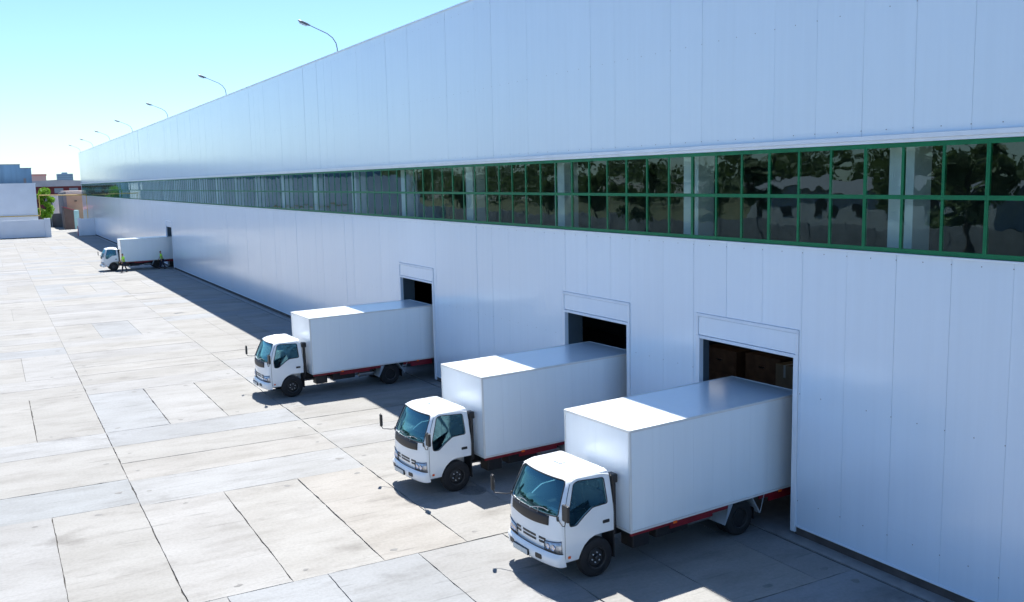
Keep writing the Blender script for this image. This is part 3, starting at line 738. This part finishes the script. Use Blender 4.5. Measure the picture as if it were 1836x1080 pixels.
    for u in (.3, 1.0, 1.7, 2.4, 3.1, 3.8, 4.5): b.box(u, u + .06, .08, W - .08, .685, .765)
    part(b, 'chassis_frame', M['chassis'], T)
    for sg in (0, 1):
        y0 = .06 if sg == 0 else W - .10
        for (u0, u1, z0) in ((.05, 1.1, .68), (1.1, 2.30, .60), (2.30, 2.86, .66), (3.72, 4.02, .66), (4.03, 4.95, .55)):
            b = MB(); b.box(u0, u1 - .004, y0, y0 + .04, z0, .76); part(b, 'side_skirt', M['red'], T, bevel=.004)
    b = MB(); b.box(.18, .62, .16, .55, .36, .66); part(b, 'battery_box', M['black'], T, bevel=.02)
    b = MB(); b.box(.85, 1.75, .22, .58, .40, .66); part(b, 'tool_box', M['chassis'], T, bevel=.03)
    b = MB(); b.lathe([(-.45, .2), (-.43, .23), (.43, .23), (.45, .2)], (1.3, 1.80, .45), 'x', 20); part(b, 'fuel_tank', M['chassis'], T)
    b = MB(); b.tube([(-.3, .95, .42), (1.0, .95, .40), (2.2, .60, .42), (2.62, .42, .44)], .035, 8); b.lathe([(-.3, .05), (-.28, .10), (.28, .10), (.3, .05)], (2.28, .50, .43), 'x', 14); part(b, 'exhaust', M['wipermetal'], T)
    b = MB(); b.tube([(-.1, VC, .45), (2.95, VC, .42)], .045, 8); part(b, 'drive_shaft', M['chassis'], T)
    b = MB(); b.tube([(-.742, .35, .40), (-.742, 1.90, .40)], .05, 8); b.tube([(3.102, .35, .40), (3.102, 1.90, .40)], .07, 10)
    b.mesh([(3.102 + .2 * math.cos(t) * math.cos(p), VC + .2 * math.sin(p), .40 + .2 * math.sin(t) * math.cos(p)) for p in [R(-80 + 20 * i) for i in range(9)] for t in [R(30 * j) for j in range(12)]], [(i * 12 + j, i * 12 + (j + 1) % 12, (i + 1) * 12 + (j + 1) % 12, (i + 1) * 12 + j) for i in range(8) for j in range(12)], 0, True)
    for v_ in (.62, 1.55): b.box(2.55, 3.65, v_, v_ + .07, .43, .47); b.box(-1.2, -.2, v_, v_ + .06, .40, .44)
    b.build('axle', M['chassis'], T)
    # inner wheel arches under the cab
    b = MB(); b.box(-1.30, -.20, .66, 1.59, .45, .90); part(b, 'engine_bay', M['chassis'], T)
    for (y0, y1) in ((.22, .60), (1.65, 2.03)):
        b = MB(); b.box(-.27, -.245, y0, y1, .28, .84); part(b, 'mud_flap', M['rubber'], T)
        b = MB(); b.box(3.62, 3.64, y0 - .04, y1 + .04, .16, .62) if False else b.box(3.66, 3.68, y0 - .04, y1 + .04, .18, .60); part(b, 'mud_flap', M['rubber'], T)
    # rear mudguards: sloping plates with stays
    for sg in (0, 1):
        y0, y1 = (.06, .62) if sg == 0 else (W - .62, W - .06)
        b = MB(); th = .012
        def plate(p, q, t=.02):
            d = Vector((q[0] - p[0], q[1] - p[1])).normalized(); nn = Vector((-d.y, d.x)) * t / 2
            o_ = [(p[0] + nn.x, p[1] + nn.y), (q[0] + nn.x, q[1] + nn.y), (q[0] - nn.x, q[1] - nn.y), (p[0] - nn.x, p[1] - nn.y)]
            b.prism(o_, y0, y1, lambda w_, a: (w_[0], a, w_[1]))
        plate((2.66, .30), (2.90, .74))
        f = y0 - .008 if sg == 0 else y1 + .008
        if sg == 0: b.prism([(2.755, .74), (2.88, .74), (2.655, .31)], f - .01, f, lambda w_, a: (w_[0], a, w_[1]))
        part(b, 'mudguard', M['galv'], T); b = MB(); plate((3.50, .74), (3.74, .34))
        b.tube([(3.735, f, .36), (3.86, f, .75)], .008, 6)
        part(b, 'mudguard', M['galv'], T)
    # ---- wheels
    tyre = [(-.10, .225), (-.105, .27), (-.102, .35), (-.085, .385), (-.05, .398), (0, .4), (.05, .398), (.085, .385), (.102, .35), (.105, .27), (.10, .225)]
    def wheel(u, v, w_, sg, dish, name='wheel'):
        wt = empty(name, (u, v, .4)); wt.parent = T
        b = MB(); b.lathe([(o_ * w_, r_) for o_, r_ in tyre], (0, 0, 0), 'y', 40, cap=False)
        for k in range(3): b.lathe([(-.004, .4005), (-.003, .403), (.003, .403), (.004, .4005)], (0, (-.04 + .04 * k) * w_, 0), 'y', 40)
        b.build('tyre', M['rubber'], wt)
        b = MB(); b.lathe([(-.098 * w_, .222), (-.108 * w_, .228), (-.10 * w_, .205), (-.03 * w_, .195), (dish, .15), (dish + .004, .06), (.05, .05)], (0, 0, 0), 'y', 32, sgn=-sg, cap=False)
        b.lathe([(0.0, .20), (.09 * w_, .21), (.1 * w_, .222)], (0, 0, 0), 'y', 32, sgn=-sg, cap=False)
        b.build('rim', M['rim'], wt)
        b = MB(); 
        for k in range(6):
            a = k * math.pi / 3 + .3; b.lathe([(dish + .01, .016), (dish - .024, .015), (dish - .03, .008)], (.10 * math.cos(a), 0, .10 * math.sin(a)), 'y', 6, sgn=-sg)
        b.build('wheel_nut', M['nut'], wt)
        b = MB(); b.lathe([(dish + .01, .058), (dish - .05, .052), (dish - .065, .03), (dish - .067, .005)], (0, 0, 0), 'y', 16, sgn=-sg); b.build('hub', M['rim'], wt)
    wheel(-.72, .285, .95, -1, -.055); wheel(-.72, 1.96, .95, 1, -.055)
    for (v, sg) in ((.19, -1), (.42, -1), (1.78, 1), (2.01, 1)): wheel(3.155, v, .95, sg, .045)
    return T
TR = [(-4.2091, 14.5485, 3.2355, 'nearest white box truck backed into the nearest doorway, in the foreground'),
      (-4.3342, 20.6505, 2.924, 'white box truck in the middle of the three near ones, backed into the second doorway'),
      (-4.8857, 33.4463, 1.387, 'white box truck with bare ground to its left, backed into the third doorway'),
      (-4.40, 94.30, 0.0, 'small distant white box truck with two workers in lime vests beside it')]
t0 = make_truck()
for k, (x, y, a, lab) in enumerate(TR):
    o = t0 if k == 0 else copy_tree(t0)
    o.location = (x, y, 0); o.rotation_euler = (0, 0, R(a)); tag(o, lab, 'truck', 'white box trucks backed into the warehouse doors')

# ------------------------------------------------------------------ manhole
mh = empty('manhole_cover', (-4.71, 20.66, .004), 0, 'round slotted iron manhole cover beside the wheel of the middle truck', 'manhole cover')
b = MB(); b.lathe([(0, .36), (.012, .355), (.012, .32), (.006, .315)], (0, 0, 0), 'z', 40); b.build('rim_ring', M['iron'], mh)
b = MB()
for k in range(9): x = -.24 + .06 * k; h = math.sqrt(.3 ** 2 - x * x); b.box(x - .018, x + .018, -h, h, .007, .016)
b.build('grate', M['iron'], mh)

# ------------------------------------------------------------------ people
def skinned(nodes, edges, name, m, sub=2, root=0):
    me = bpy.data.meshes.new(name); me.from_pydata([n[:3] for n in nodes], edges, [])
    o = bpy.data.objects.new(name, me); COL.objects.link(o)
    sk = o.modifiers.new('skin', 'SKIN'); sk.use_smooth_shade = True
    for i, n in enumerate(nodes):
        r_ = n[3] if isinstance(n[3], tuple) else (n[3], n[3]); me.skin_vertices[0].data[i].radius = r_
        me.skin_vertices[0].data[i].use_root = (i == root)
    ss = o.modifiers.new('sub', 'SUBSURF'); ss.levels = sub; ss.render_levels = sub
    me2 = evaluated(o, name); bpy.data.objects.remove(o); me2.materials.clear(); me2.materials.append(m)
    for p in me2.polygons: p.use_smooth = True
    return me2
def person(loc, rz, stride, arms, lean, label):
    P = empty('person', loc, rz, label, 'person')             # faces -x before rotation
    hip = .90; lx = -lean
    J = {}
    J['pel'] = (0, 0, hip); J['waist'] = (lx * .4, 0, 1.06); J['chest'] = (lx * .8, 0, 1.30); J['neck'] = (lx, 0, 1.47); J['hd0'] = (lx - .02, 0, 1.56); J['hd'] = (lx - .035, 0, 1.64); J['top'] = (lx - .03, 0, 1.70)
    for s_, nm in ((-1, 'l'), (1, 'r')):
        st = stride * s_
        J['hip' + nm] = (0, s_ * .095, hip - .04); J['kn' + nm] = (-.5 * st - .04, s_ * .10, .49); J['an' + nm] = (-st + .02, s_ * .10, .085); J['to' + nm] = (-st - .15, s_ * .12, .03)
        a = arms[0 if s_ < 0 else 1]
        J['sh' + nm] = (lx, s_ * .19, 1.40); J['el' + nm] = (lx - a[0], s_ * (.24), 1.40 - .28); J['wr' + nm] = (lx - a[0] - a[1], s_ * .22, a[2])
    nodes = []; idx = {}; edges = []
    def add(k, r_): idx[k] = len(nodes); nodes.append((*J[k], r_))
    for k, r_ in (('pel', (.135, .105)), ('waist', (.125, .095)), ('chest', (.15, .11)), ('neck', .055), ('hd0', (.066, .075)), ('hd', (.075, .095)), ('top', (.05, .06))): add(k, r_)
    for nm in 'lr':
        add('hip' + nm, .085); add('kn' + nm, .056); add('an' + nm, .038); add('to' + nm, .03); add('sh' + nm, .055); add('el' + nm, .04); add('wr' + nm, .026)
    for a, c in (('pel', 'waist'), ('waist', 'chest'), ('chest', 'neck'), ('neck', 'hd0'), ('hd0', 'hd'), ('hd', 'top')): edges.append((idx[a], idx[c]))
    for nm in 'lr':
        for a, c in (('pel', 'hip'), ('hip', 'kn'), ('kn', 'an'), ('an', 'to'), ('chest', 'sh'), ('sh', 'el'), ('el', 'wr')): edges.append((idx[a] if a in ('pel', 'chest') else idx[a + nm], idx[c + nm]))
    for s_, nm in ((-1, 'l'), (1, 'r')):                       # palm, four fingers and thumb
        w = Vector(J['wr' + nm]); d = (w - Vector(J['el' + nm])).normalized(); side = Vector((1, 0, 0)) - d * d.x; side.normalize(); bend = d.cross(side)
        nodes.append((*(w + d * .07), (.036, .018))); pi_ = len(nodes) - 1; edges.append((idx['wr' + nm], pi_))
        for q, ln in ((-.03, .065), (-.01, .078), (.01, .072), (.03, .055)):
            p0 = w + d * .10 + side * q; p1 = p0 + d * ln * .5; p2 = p1 + d * ln * .4 + bend * .02 * s_
            k0 = len(nodes); nodes.extend([(*p0, .0095), (*p1, .0085), (*p2, .007)]); edges.extend([(pi_, k0), (k0, k0 + 1), (k0 + 1, k0 + 2)])
        p0 = w + d * .045 - side * .04; p1 = p0 + d * .035 - side * .02; k0 = len(nodes); nodes.extend([(*p0, .011), (*p1, .009)]); edges.extend([(pi_, k0), (k0, k0 + 1)])
    body = skinned(nodes, edges, 'body', M['skin']); bo = bpy.data.objects.new('body', body); COL.objects.link(bo); bo.parent = P
    def J4(k, r_): return (*J[k], r_)
    def lk(me, nm): o = bpy.data.objects.new(nm, me); COL.objects.link(o); o.parent = P; return o
    # vest with short sleeves
    n2 = [(J['pel'][0], 0, .93, (.165, .13)), J4('waist', (.16, .125)), J4('chest', (.18, .135)), (lx * .95, 0, 1.43, (.10, .085))]; e2 = [(0, 1), (1, 2), (2, 3)]
    for s_, nm in ((-1, 'l'), (1, 'r')):
        k0 = len(n2); sh = Vector(J['sh' + nm]); el = Vector(J['el' + nm]); n2 += [(*sh, .078), (*(sh.lerp(el, .62)), .066)]; e2 += [(2, k0), (k0, k0 + 1)]
    lk(skinned(n2, e2, 'vest', M['vest'], root=2), 'vest')
    n3 = [(*J['pel'], (.15, .12))]; e3 = []
    for nm in 'lr':
        k0 = len(n3); an = Vector(J['an' + nm]); kn = Vector(J['kn' + nm]); n3 += [J4('hip' + nm, .102), (*kn, .075), (*(kn.lerp(an, .95)), .06)]; e3 += [(0, k0), (k0, k0 + 1), (k0 + 1, k0 + 2)]
    lk(skinned(n3, e3, 'trousers', M['trouser']), 'trousers')
    for nm in 'lr':
        an = J['an' + nm]; to = J['to' + nm]
        lk(skinned([(an[0] + .03, an[1], .05, .05), (an[0] - .05, an[1], .05, .05), (to[0], to[1], .035, (.045, .035))], [(0, 1), (1, 2)], 'shoe', M['shoe']), 'shoe')
    h = J['hd']
    lk(skinned([(h[0] + .035, 0, h[2] - .04, (.07, .07)), (h[0] + .03, 0, h[2] + .03, (.088, .088)), (h[0] - .015, 0, h[2] + .072, (.075, .07))], [(0, 1), (1, 2)], 'hair', M['hair']), 'hair')
    for (dx, dy, dz, r_, m_, nm) in ((-.098, 0, -.02, .013, 'skin', 'nose'), (-.088, .03, .005, .010, 'hair', 'eye'), (-.088, -.03, .005, .010, 'hair', 'eye'), (.0, .082, -.01, .018, 'skin', 'ear'), (.0, -.082, -.01, .018, 'skin', 'ear')):
        b = MB(); b.lathe([(-r_, r_ * .3), (-r_ * .5, r_ * .9), (r_ * .5, r_ * .9), (r_, r_ * .3)], (h[0] + dx, dy, h[2] + dz), 'x', 8); b.build(nm, M[m_], P)
    return P
person((-4.43, 92.55, 0), R(8), .20, ((.02, .12, .93), (.06, .16, .95)), .07, 'person in a lime vest walking beside the cab of the distant truck')
person((-.93, 93.6, 0), R(-5), .26, ((-.06, .02, .90), (.05, .14, .93)), .10, 'person in a lime vest at the rear wheel of the distant truck, by the wall')

# ------------------------------------------------------------------ vegetation
def leaf_mat(name, c1, c2):
    m = mat(name, c1, .65, noise=.5, nscale=.6, col2=c2); n = m.node_tree; b = n.nodes['Principled BSDF']
    b.inputs['Subsurface Weight'].default_value = 0
    out = n.nodes['Material Output']; tl = n.nodes.new('ShaderNodeBsdfTranslucent'); tl.inputs[0].default_value = (c1[0] * 1.3, c1[1] * 1.3, c1[2], 1)
    mx = n.nodes.new('ShaderNodeMixShader'); mx.inputs[0].default_value = .3
    n.links.new(b.outputs[0], mx.inputs[1]); n.links.new(tl.outputs[0], mx.inputs[2]); n.links.new(mx.outputs[0], out.inputs[0]); return m
M['leaf'] = leaf_mat('leaf_green', (.10, .15, .06), (.15, .19, .09))
M['leaf_bright'] = leaf_mat('leaf_bright', (.20, .38, .015), (.12, .30, .01))
M['bark'] = mat('bark', (.10, .08, .06), .9, noise=.4)
def leaves(b, rng, centers, n, size):
    for (cx, cy, cz, r) in centers:
        for _ in range(n):
            d = Vector((rng.gauss(0, 1), rng.gauss(0, 1), rng.gauss(0, 1))).normalized() * r * (rng.random() ** .45); p = Vector((cx, cy, cz)) + Vector((d.x, d.y, d.z * .8))
            a = Vector((rng.gauss(0, 1), rng.gauss(0, 1), rng.gauss(0, 1))).normalized(); c = a.orthogonal().normalized(); s_ = size * rng.uniform(.6, 1.3)
            b.face([p - a * s_, p + c * s_ * .5, p + a * s_, p - c * s_ * .5])
def tree(h, cr, seed, leafm, n=130, size=.22, ncl=16, low=.35):
    rng = random.Random(seed); t = empty('tree'); b = MB(); top = h * .72
    trunk = [(0, 0, 0), (rng.uniform(-.1, .1), rng.uniform(-.1, .1), h * .25), (rng.uniform(-.2, .2), rng.uniform(-.2, .2), h * .5), (0, 0, top)]
    b.tube(trunk, [h * .028, h * .022, h * .015, h * .006], 8); cl = []
    for k in range(ncl):
        a = rng.uniform(0, 6.28); z = h * rng.uniform(low, .93); f = math.sin(math.pi * min(1, max(.12, (z / h - low * .7) / (1.02 - low * .7)))) ** .6; r = cr * f * rng.uniform(.35, .8)
        c = (r * math.cos(a), r * math.sin(a), z); cl.append((*c, cr * rng.uniform(.28, .42)))
        z0 = min(top, z * .75); b.tube([(0, 0, z0), (c[0] * .5, c[1] * .5, (z0 + z) / 2), c], [h * .009, h * .005, h * .002], 5)
    b.build('trunk', M['bark'], t); lb = MB(); leaves(lb, rng, cl, n, size); lb.build('crown', leafm, t); return t
tg = tree(6.6, 1.75, 5, M['leaf_bright'], 220, .16, 22, .30); tg.location = (-6.0, 190, 0); tag(tg, 'bright green leafy tree beside the corner of the pale block', 'tree')
tg.scale = (1, 1, 1.22)
protos = [tree(9.5, 3.2, 11, M['leaf'], 150, .3, 18), tree(8.2, 2.8, 12, M['leaf'], 150, .3, 16, .3), tree(11, 3.6, 13, M['leaf'], 160, .32, 20)]
rng = random.Random(5)
TX = [(-56, 50), (-57, 96), (-66, 12), (-69, 21), (-65, 30), (-72, 37), (-66, 47), (-68, 60), (-74, 70), (-66, 84), (-70, 98), (-65, 118), (-72, 140), (-66, 165), (-64, 3)]
for k, (x, y) in enumerate(TX):
    o = protos[k] if k < 3 else copy_tree(protos[k % 3])
    o.location = (x, y, 0); o.rotation_euler = (0, 0, rng.uniform(0, 6)); s_ = rng.uniform(.85, 1.15)
    for c in (o,): c.scale = (s_, s_, s_)
    tag(o, 'dark green leafy tree in the row across the yard facing the warehouse windows', 'tree', 'trees across the yard facing the windows')

b = MB(); cs = []
for k in range(420):
    y = rng.uniform(0, 560); cs.append((rng.uniform(-150, -122), y, rng.uniform(2, 12.5) + 2.2 * math.sin(y * .09), rng.uniform(2.6, 4.4)))
leaves(b, rng, cs, 85, .7); o = b.build('woodland', M['leaf']); tag(o, 'dark belt of woodland beyond the boundary wall', 'trees', kind='stuff')
# boundary across the yard (mirrored in the glazing)
bw = MB(); k = 0
for y in range(-20, 160, 4):
    bw.box(-61.9, -61.75, y + .02, y + 3.98, 0, 2.3); bw.box(-62.0, -61.7, y - .12, y + .019, 0, 2.5)
o = bw.build('boundary_wall', mat('grey_fence_concrete', (.26, .27, .28), .9, noise=.3, nscale=.8)); tag(o, 'grey concrete panel boundary wall across the yard', 'wall')
sh = empty('storage_shed', (-92, 92, 0), 0, 'long low shed with a pitched roof across the yard', 'shed')
b = MB(); b.box(-8, 0, -22, 22, 0, 5); b.build('wall', mat('shed_render', (.50, .52, .54), .9, noise=.2, nscale=.4), sh)
b = MB(); b.prism([(-8.5, 5.002), (.5, 5.002), (-4, 6.8)], -22.5, 22.5, lambda p, a: (p[0], a, p[1])); b.build('roof', mat('shed_roof', (.20, .21, .23), .7, noise=.2), sh)
for k in range(7): b = MB(); b.box(.002, .06, -19 + 6 * k, -17 + 6 * k, 1.6, 3.2); b.build('window', M['black'], sh)

# ------------------------------------------------------------------ far end of the yard
M['far_white'] = mat('white_render', (.74, .78, .84), .7, noise=.08, nscale=.5)
M['far_blue'] = mat('blue_metal_cladding', (.12, .24, .36), .5, noise=.25, nscale=.4, stretch=(3, 1, .3))
M['tan'] = mat('tan_render', (.46, .30, .20), .85, noise=.15, nscale=.5)
M['greyr'] = mat('grey_and_shade_render', (.22, .21, .22), .85, noise=.2, nscale=.5)  # grey walls, and the painted shade on the tan building's side
M['brown'] = mat('brown_ribbed_metal', (.15, .10, .09), .6, noise=.25, nscale=1)
M['maroon'] = mat('maroon_boards', (.13, .02, .03), .7, noise=.3, nscale=1)
M['greyroof'] = mat('fibre_roof', (.38, .39, .42), .85, noise=.2, nscale=.5)
pw = empty('perimeter_wall', (-20, 167, 0), 0, 'long low white perimeter wall at the far left end of the yard', 'wall')
b = MB(); b.box(-45, 12.62, 0, .25, .08, 2.86); b.build('wall_face', M['far_white'], pw, bevel=.01)
b = MB(); b.box(-45, 12.62, .03, .28, -.05, .079); b.build('footing', M['plinth'], pw)
b = MB(); b.box(12.63, 13.50, -.1, .36, 0, 2.95); b.box(12.60, 13.53, -.13, .39, 2.952, 3.03); b.build('gate_pillar', M['far_white'], pw, bevel=.02)
pw = empty('gate_wall', (-2.2, 167, 0), 0, 'short low white wall joining the far corner of the warehouse', 'wall')
b = MB(); b.box(.19, 2.17, 0, .25, .02, 2.78); b.build('wall_face', M['far_white'], pw, bevel=.01)
b = MB(); b.box(-.32, .18, -.1, .36, 0, 2.86); b.build('gate_pillar', M['far_white'], pw, bevel=.02)
b = MB(); b.box(-.42, -.325, .0, .2, 0, 1.6); b.build('gate_post', mat('red_post', (.35, .03, .05), .5, noise=.1), pw)
bb = empty('pale_block', (-8, 172, 0), 0, 'plain pale blue-white block behind the perimeter wall', 'building')
b = MB(); b.box(-52, 0, 0, 14, 0, 8.55); b.build('wall', M['far_white'], bb)
b = MB(); b.box(-52.05, .06, -.06, 14.05, 8.552, 8.68); b.build('roof_edge', M['trim'], bb)
gp = MB(); gp.tube([(-45, 171.6, 3.45), (-8.3, 171.6, 3.38), (-7.8, 171.6, 3.38), (-7.75, 171.6, 3.5)], .075, 8)
for x in range(-44, -8, 6): gp.tube([(x, 171.6, 3.4), (x, 171.98, 3.4)], .03, 6)
o = gp.build('gas_pipe', M['yellow']); tag(o, 'thin yellow pipe running low along the pale block', 'pipe')
gp = MB(); gp.tube([(-7.6, 172.5, 3.4), (-7.6, 172.5, 6.62), (-7.55, 172.5, 6.66), (-2.0, 172.5, 6.56), (-.5, 172.5, 6.54), (.6, 186, 6.54)], .075, 8)
gp.tube([(-.5, 172.5, 6.54), (-.5, 172.5, 0)], .05, 6)
o = gp.build('gas_pipe', M['yellow']); tag(o, 'thin yellow pipe crossing high over the road opening', 'pipe')
bl = empty('blue_shed', (-8, 188, 0), 0, 'tall blue-grey metal building rising behind the pale block', 'building')
b = MB(); b.box(-50, -1.55, 0, 16, 0, 12.0); b.box(-1.55, .18, 0, 16, 0, 11.35); b.build('wall', M['far_blue'], bl)
b = MB(); b.box(-50.1, -1.5, -.08, 16.1, 12.002, 12.12); b.box(-1.495, .26, -.08, 16.1, 11.352, 11.45); b.build('roof_edge', M['greyr'], bl)
b = MB()
for k in range(40): b.box(-49.5 + 1.22 * k, -49.42 + 1.22 * k, -.04, -.001, 8, 11.9)
b.build('cladding_rib', M['far_blue'], bl)
b = MB(); b.box(-1.15, -.75, -.05, -.002, 8.4, 9.6); b.build('vent_door', M['greyr'], bl)
# pitched roof building
gr = empty('gabled_warehouse', (-1, 232, 0), 0, 'low gabled building with a grey roof across the end of the road', 'building')
b = MB(); b.box(-22, 22, 0, 20, 0, 8.1); b.build('wall', M['maroon'], gr)
b = MB(); b.prism([(-23, 8.102), (23, 8.102), (23, 8.5), (-.4, 9.55), (-23, 8.5)], -.8, 20.5, lambda p, a: (p[0], a, p[1])); b.build('roof', M['greyroof'], gr)
b = MB()
for k in range(-7, 8): b.box(k * 3 - .9, k * 3 + .9, -.06, -.002, 6.6, 7.7)
b.build('window', mat('dusty_glass', (.16, .22, .28), .3), gr)
tb = empty('tan_building', (-1.7, 200, 0), 0, 'tan rendered building with a pale parapet at the end of the warehouse', 'building')
b = MB(); b.box(0, 14, 0, 14, 0, 6.6); b.build('front_wall', M['tan'], tb)
b = MB(); b.box(-.62, -.002, .02, 14, 0, 6.9); b.build('shaded_side_wall', M['greyr'], tb)  # left face in shade: the shade is painted in as grey
b = MB(); b.box(-.1, 14.1, -.1, 14.1, 6.602, 7.15); b.build('parapet', mat('pale_render', (.55, .45, .40), .8, noise=.1), tb)
for (x, z) in ((1.55, 5.2), (1.6, 3.2)): b = MB(); b.box(x - .22, x + .22, -.25, -.002, z - .08, z + .12); b.build('wall_light', M['black'], tb)
ln = empty('lean_to', (-1.75, 195, 0), 0, 'brown ribbed metal lean-to with a red edged roof in front of the tan building', 'shed')
b = MB(); b.prism([(-.9, 0), (.75, 0), (.75, 3.55), (-.9, 4.1)], 0, 4.9, lambda p, a: (p[0], a, p[1])); b.build('wall', M['brown'], ln)
b = MB()
for k in range(7): b.box(-.86 + .25 * k, -.80 + .25 * k, -.05, -.002, 0, 3.5)
b.build('rib', M['brown'], ln)
b = MB(); b.prism([(-1.0, 4.14), (.86, 3.52), (.86, 3.66), (-1.0, 4.3)], -.15, 4.9, lambda p, a: (p[0], a, p[1])); b.build('roof', mat('red_roof_edge', (.42, .08, .10), .5, noise=.15), ln)
b = MB(); b.box(.752, 1.65, .1, 4.9, 0, 3.5); b.build('door_panel', mat('teal_sheet', (.30, .50, .52), .4, noise=.1), ln)
wc = empty('white_container', (-3.35, 216, 0), 0, 'white box-like hut standing above the grey yard walls', 'container')
b = MB(); b.box(0, 1.95, 0, 5, 2.4, 6.05); b.build('body', M['far_white'], wc); b = MB(); b.box(-.12, 2.0, -.1, 5.1, 6.052, 6.25); b.build('roof', M['trim'], wc)
b = MB(); b.box(-1.1, 0 - .002, .3, 5, 0, 6.1); b.build('side_wing', M['greyr'], wc); b = MB(); b.box(.02, 1.93, .02, 5, 0, 2.398); b.build('base', M['greyr'], wc)
yw = empty('yard_wall', (-7, 208, 0), 0, 'dark grey and brown low wall behind the green tree', 'wall')
b = MB(); b.box(0, 2.6, 0, .3, 0, 3.0); b.build('brown_section', M['brown'], yw); b = MB(); b.box(2.602, 5.2, 0, .3, 0, 2.7); b.build('grey_section', M['greyr'], yw)
b = MB(); b.box(1.9, 2.9, -.8, -.1, 2.2, 3.0); b.box(1.95, 2.0, -.8, -.1, 0, 2.198); b.box(2.8, 2.85, -.8, -.1, 0, 2.198); b.build('canopy', M['trim'], yw)
tw = empty('apartment_block', (165, 1500, 0), 0, 'distant bluish flat roofed apartment block on the horizon', 'building')
b = MB(); b.box(-90.5, -70, 0, 20, 0, 27); b.box(-84, -77, 3, 15, 27.002, 29); b.build('wall', mat('hazy_blue_wall', (.26, .38, .50), .8, noise=.1, nscale=.1), tw)
b = MB()
for r_ in range(8): b.box(-90, -70.5, -.25, -.002, 3 + 3 * r_, 4.2 + 3 * r_)
b.build('window', mat('hazy_glass', (.18, .28, .38), .5), tw)
rb_ = empty('pink_block', (0, 900, 0), 0, 'far off pale red roofed block left on the horizon', 'building')
b = MB(); b.box(18, 30, 0, 20, 0, 18.0); b.build('wall', mat('pale_pink_wall', (.62, .42, .40), .8, noise=.1), rb_)
b = MB(); b.box(17.6, 30.4, -.5, 20.5, 18.002, 19.4); b.build('roof', mat('pale_red_roof', (.62, .28, .27), .8, noise=.1), rb_)
b = MB(); rng = random.Random(9); cs = []
for k in range(330):
    y = rng.uniform(420, 760); x = rng.uniform(-140, 150) * y / 500; cs.append((x, y, rng.uniform(2, 7.5) + (y - 420) * .006, rng.uniform(3, 5)))
leaves(b, rng, cs, 60, .8); o = b.build('treeline', M['leaf']); tag(o, 'green line of far off trees along the horizon', 'trees', kind='stuff')
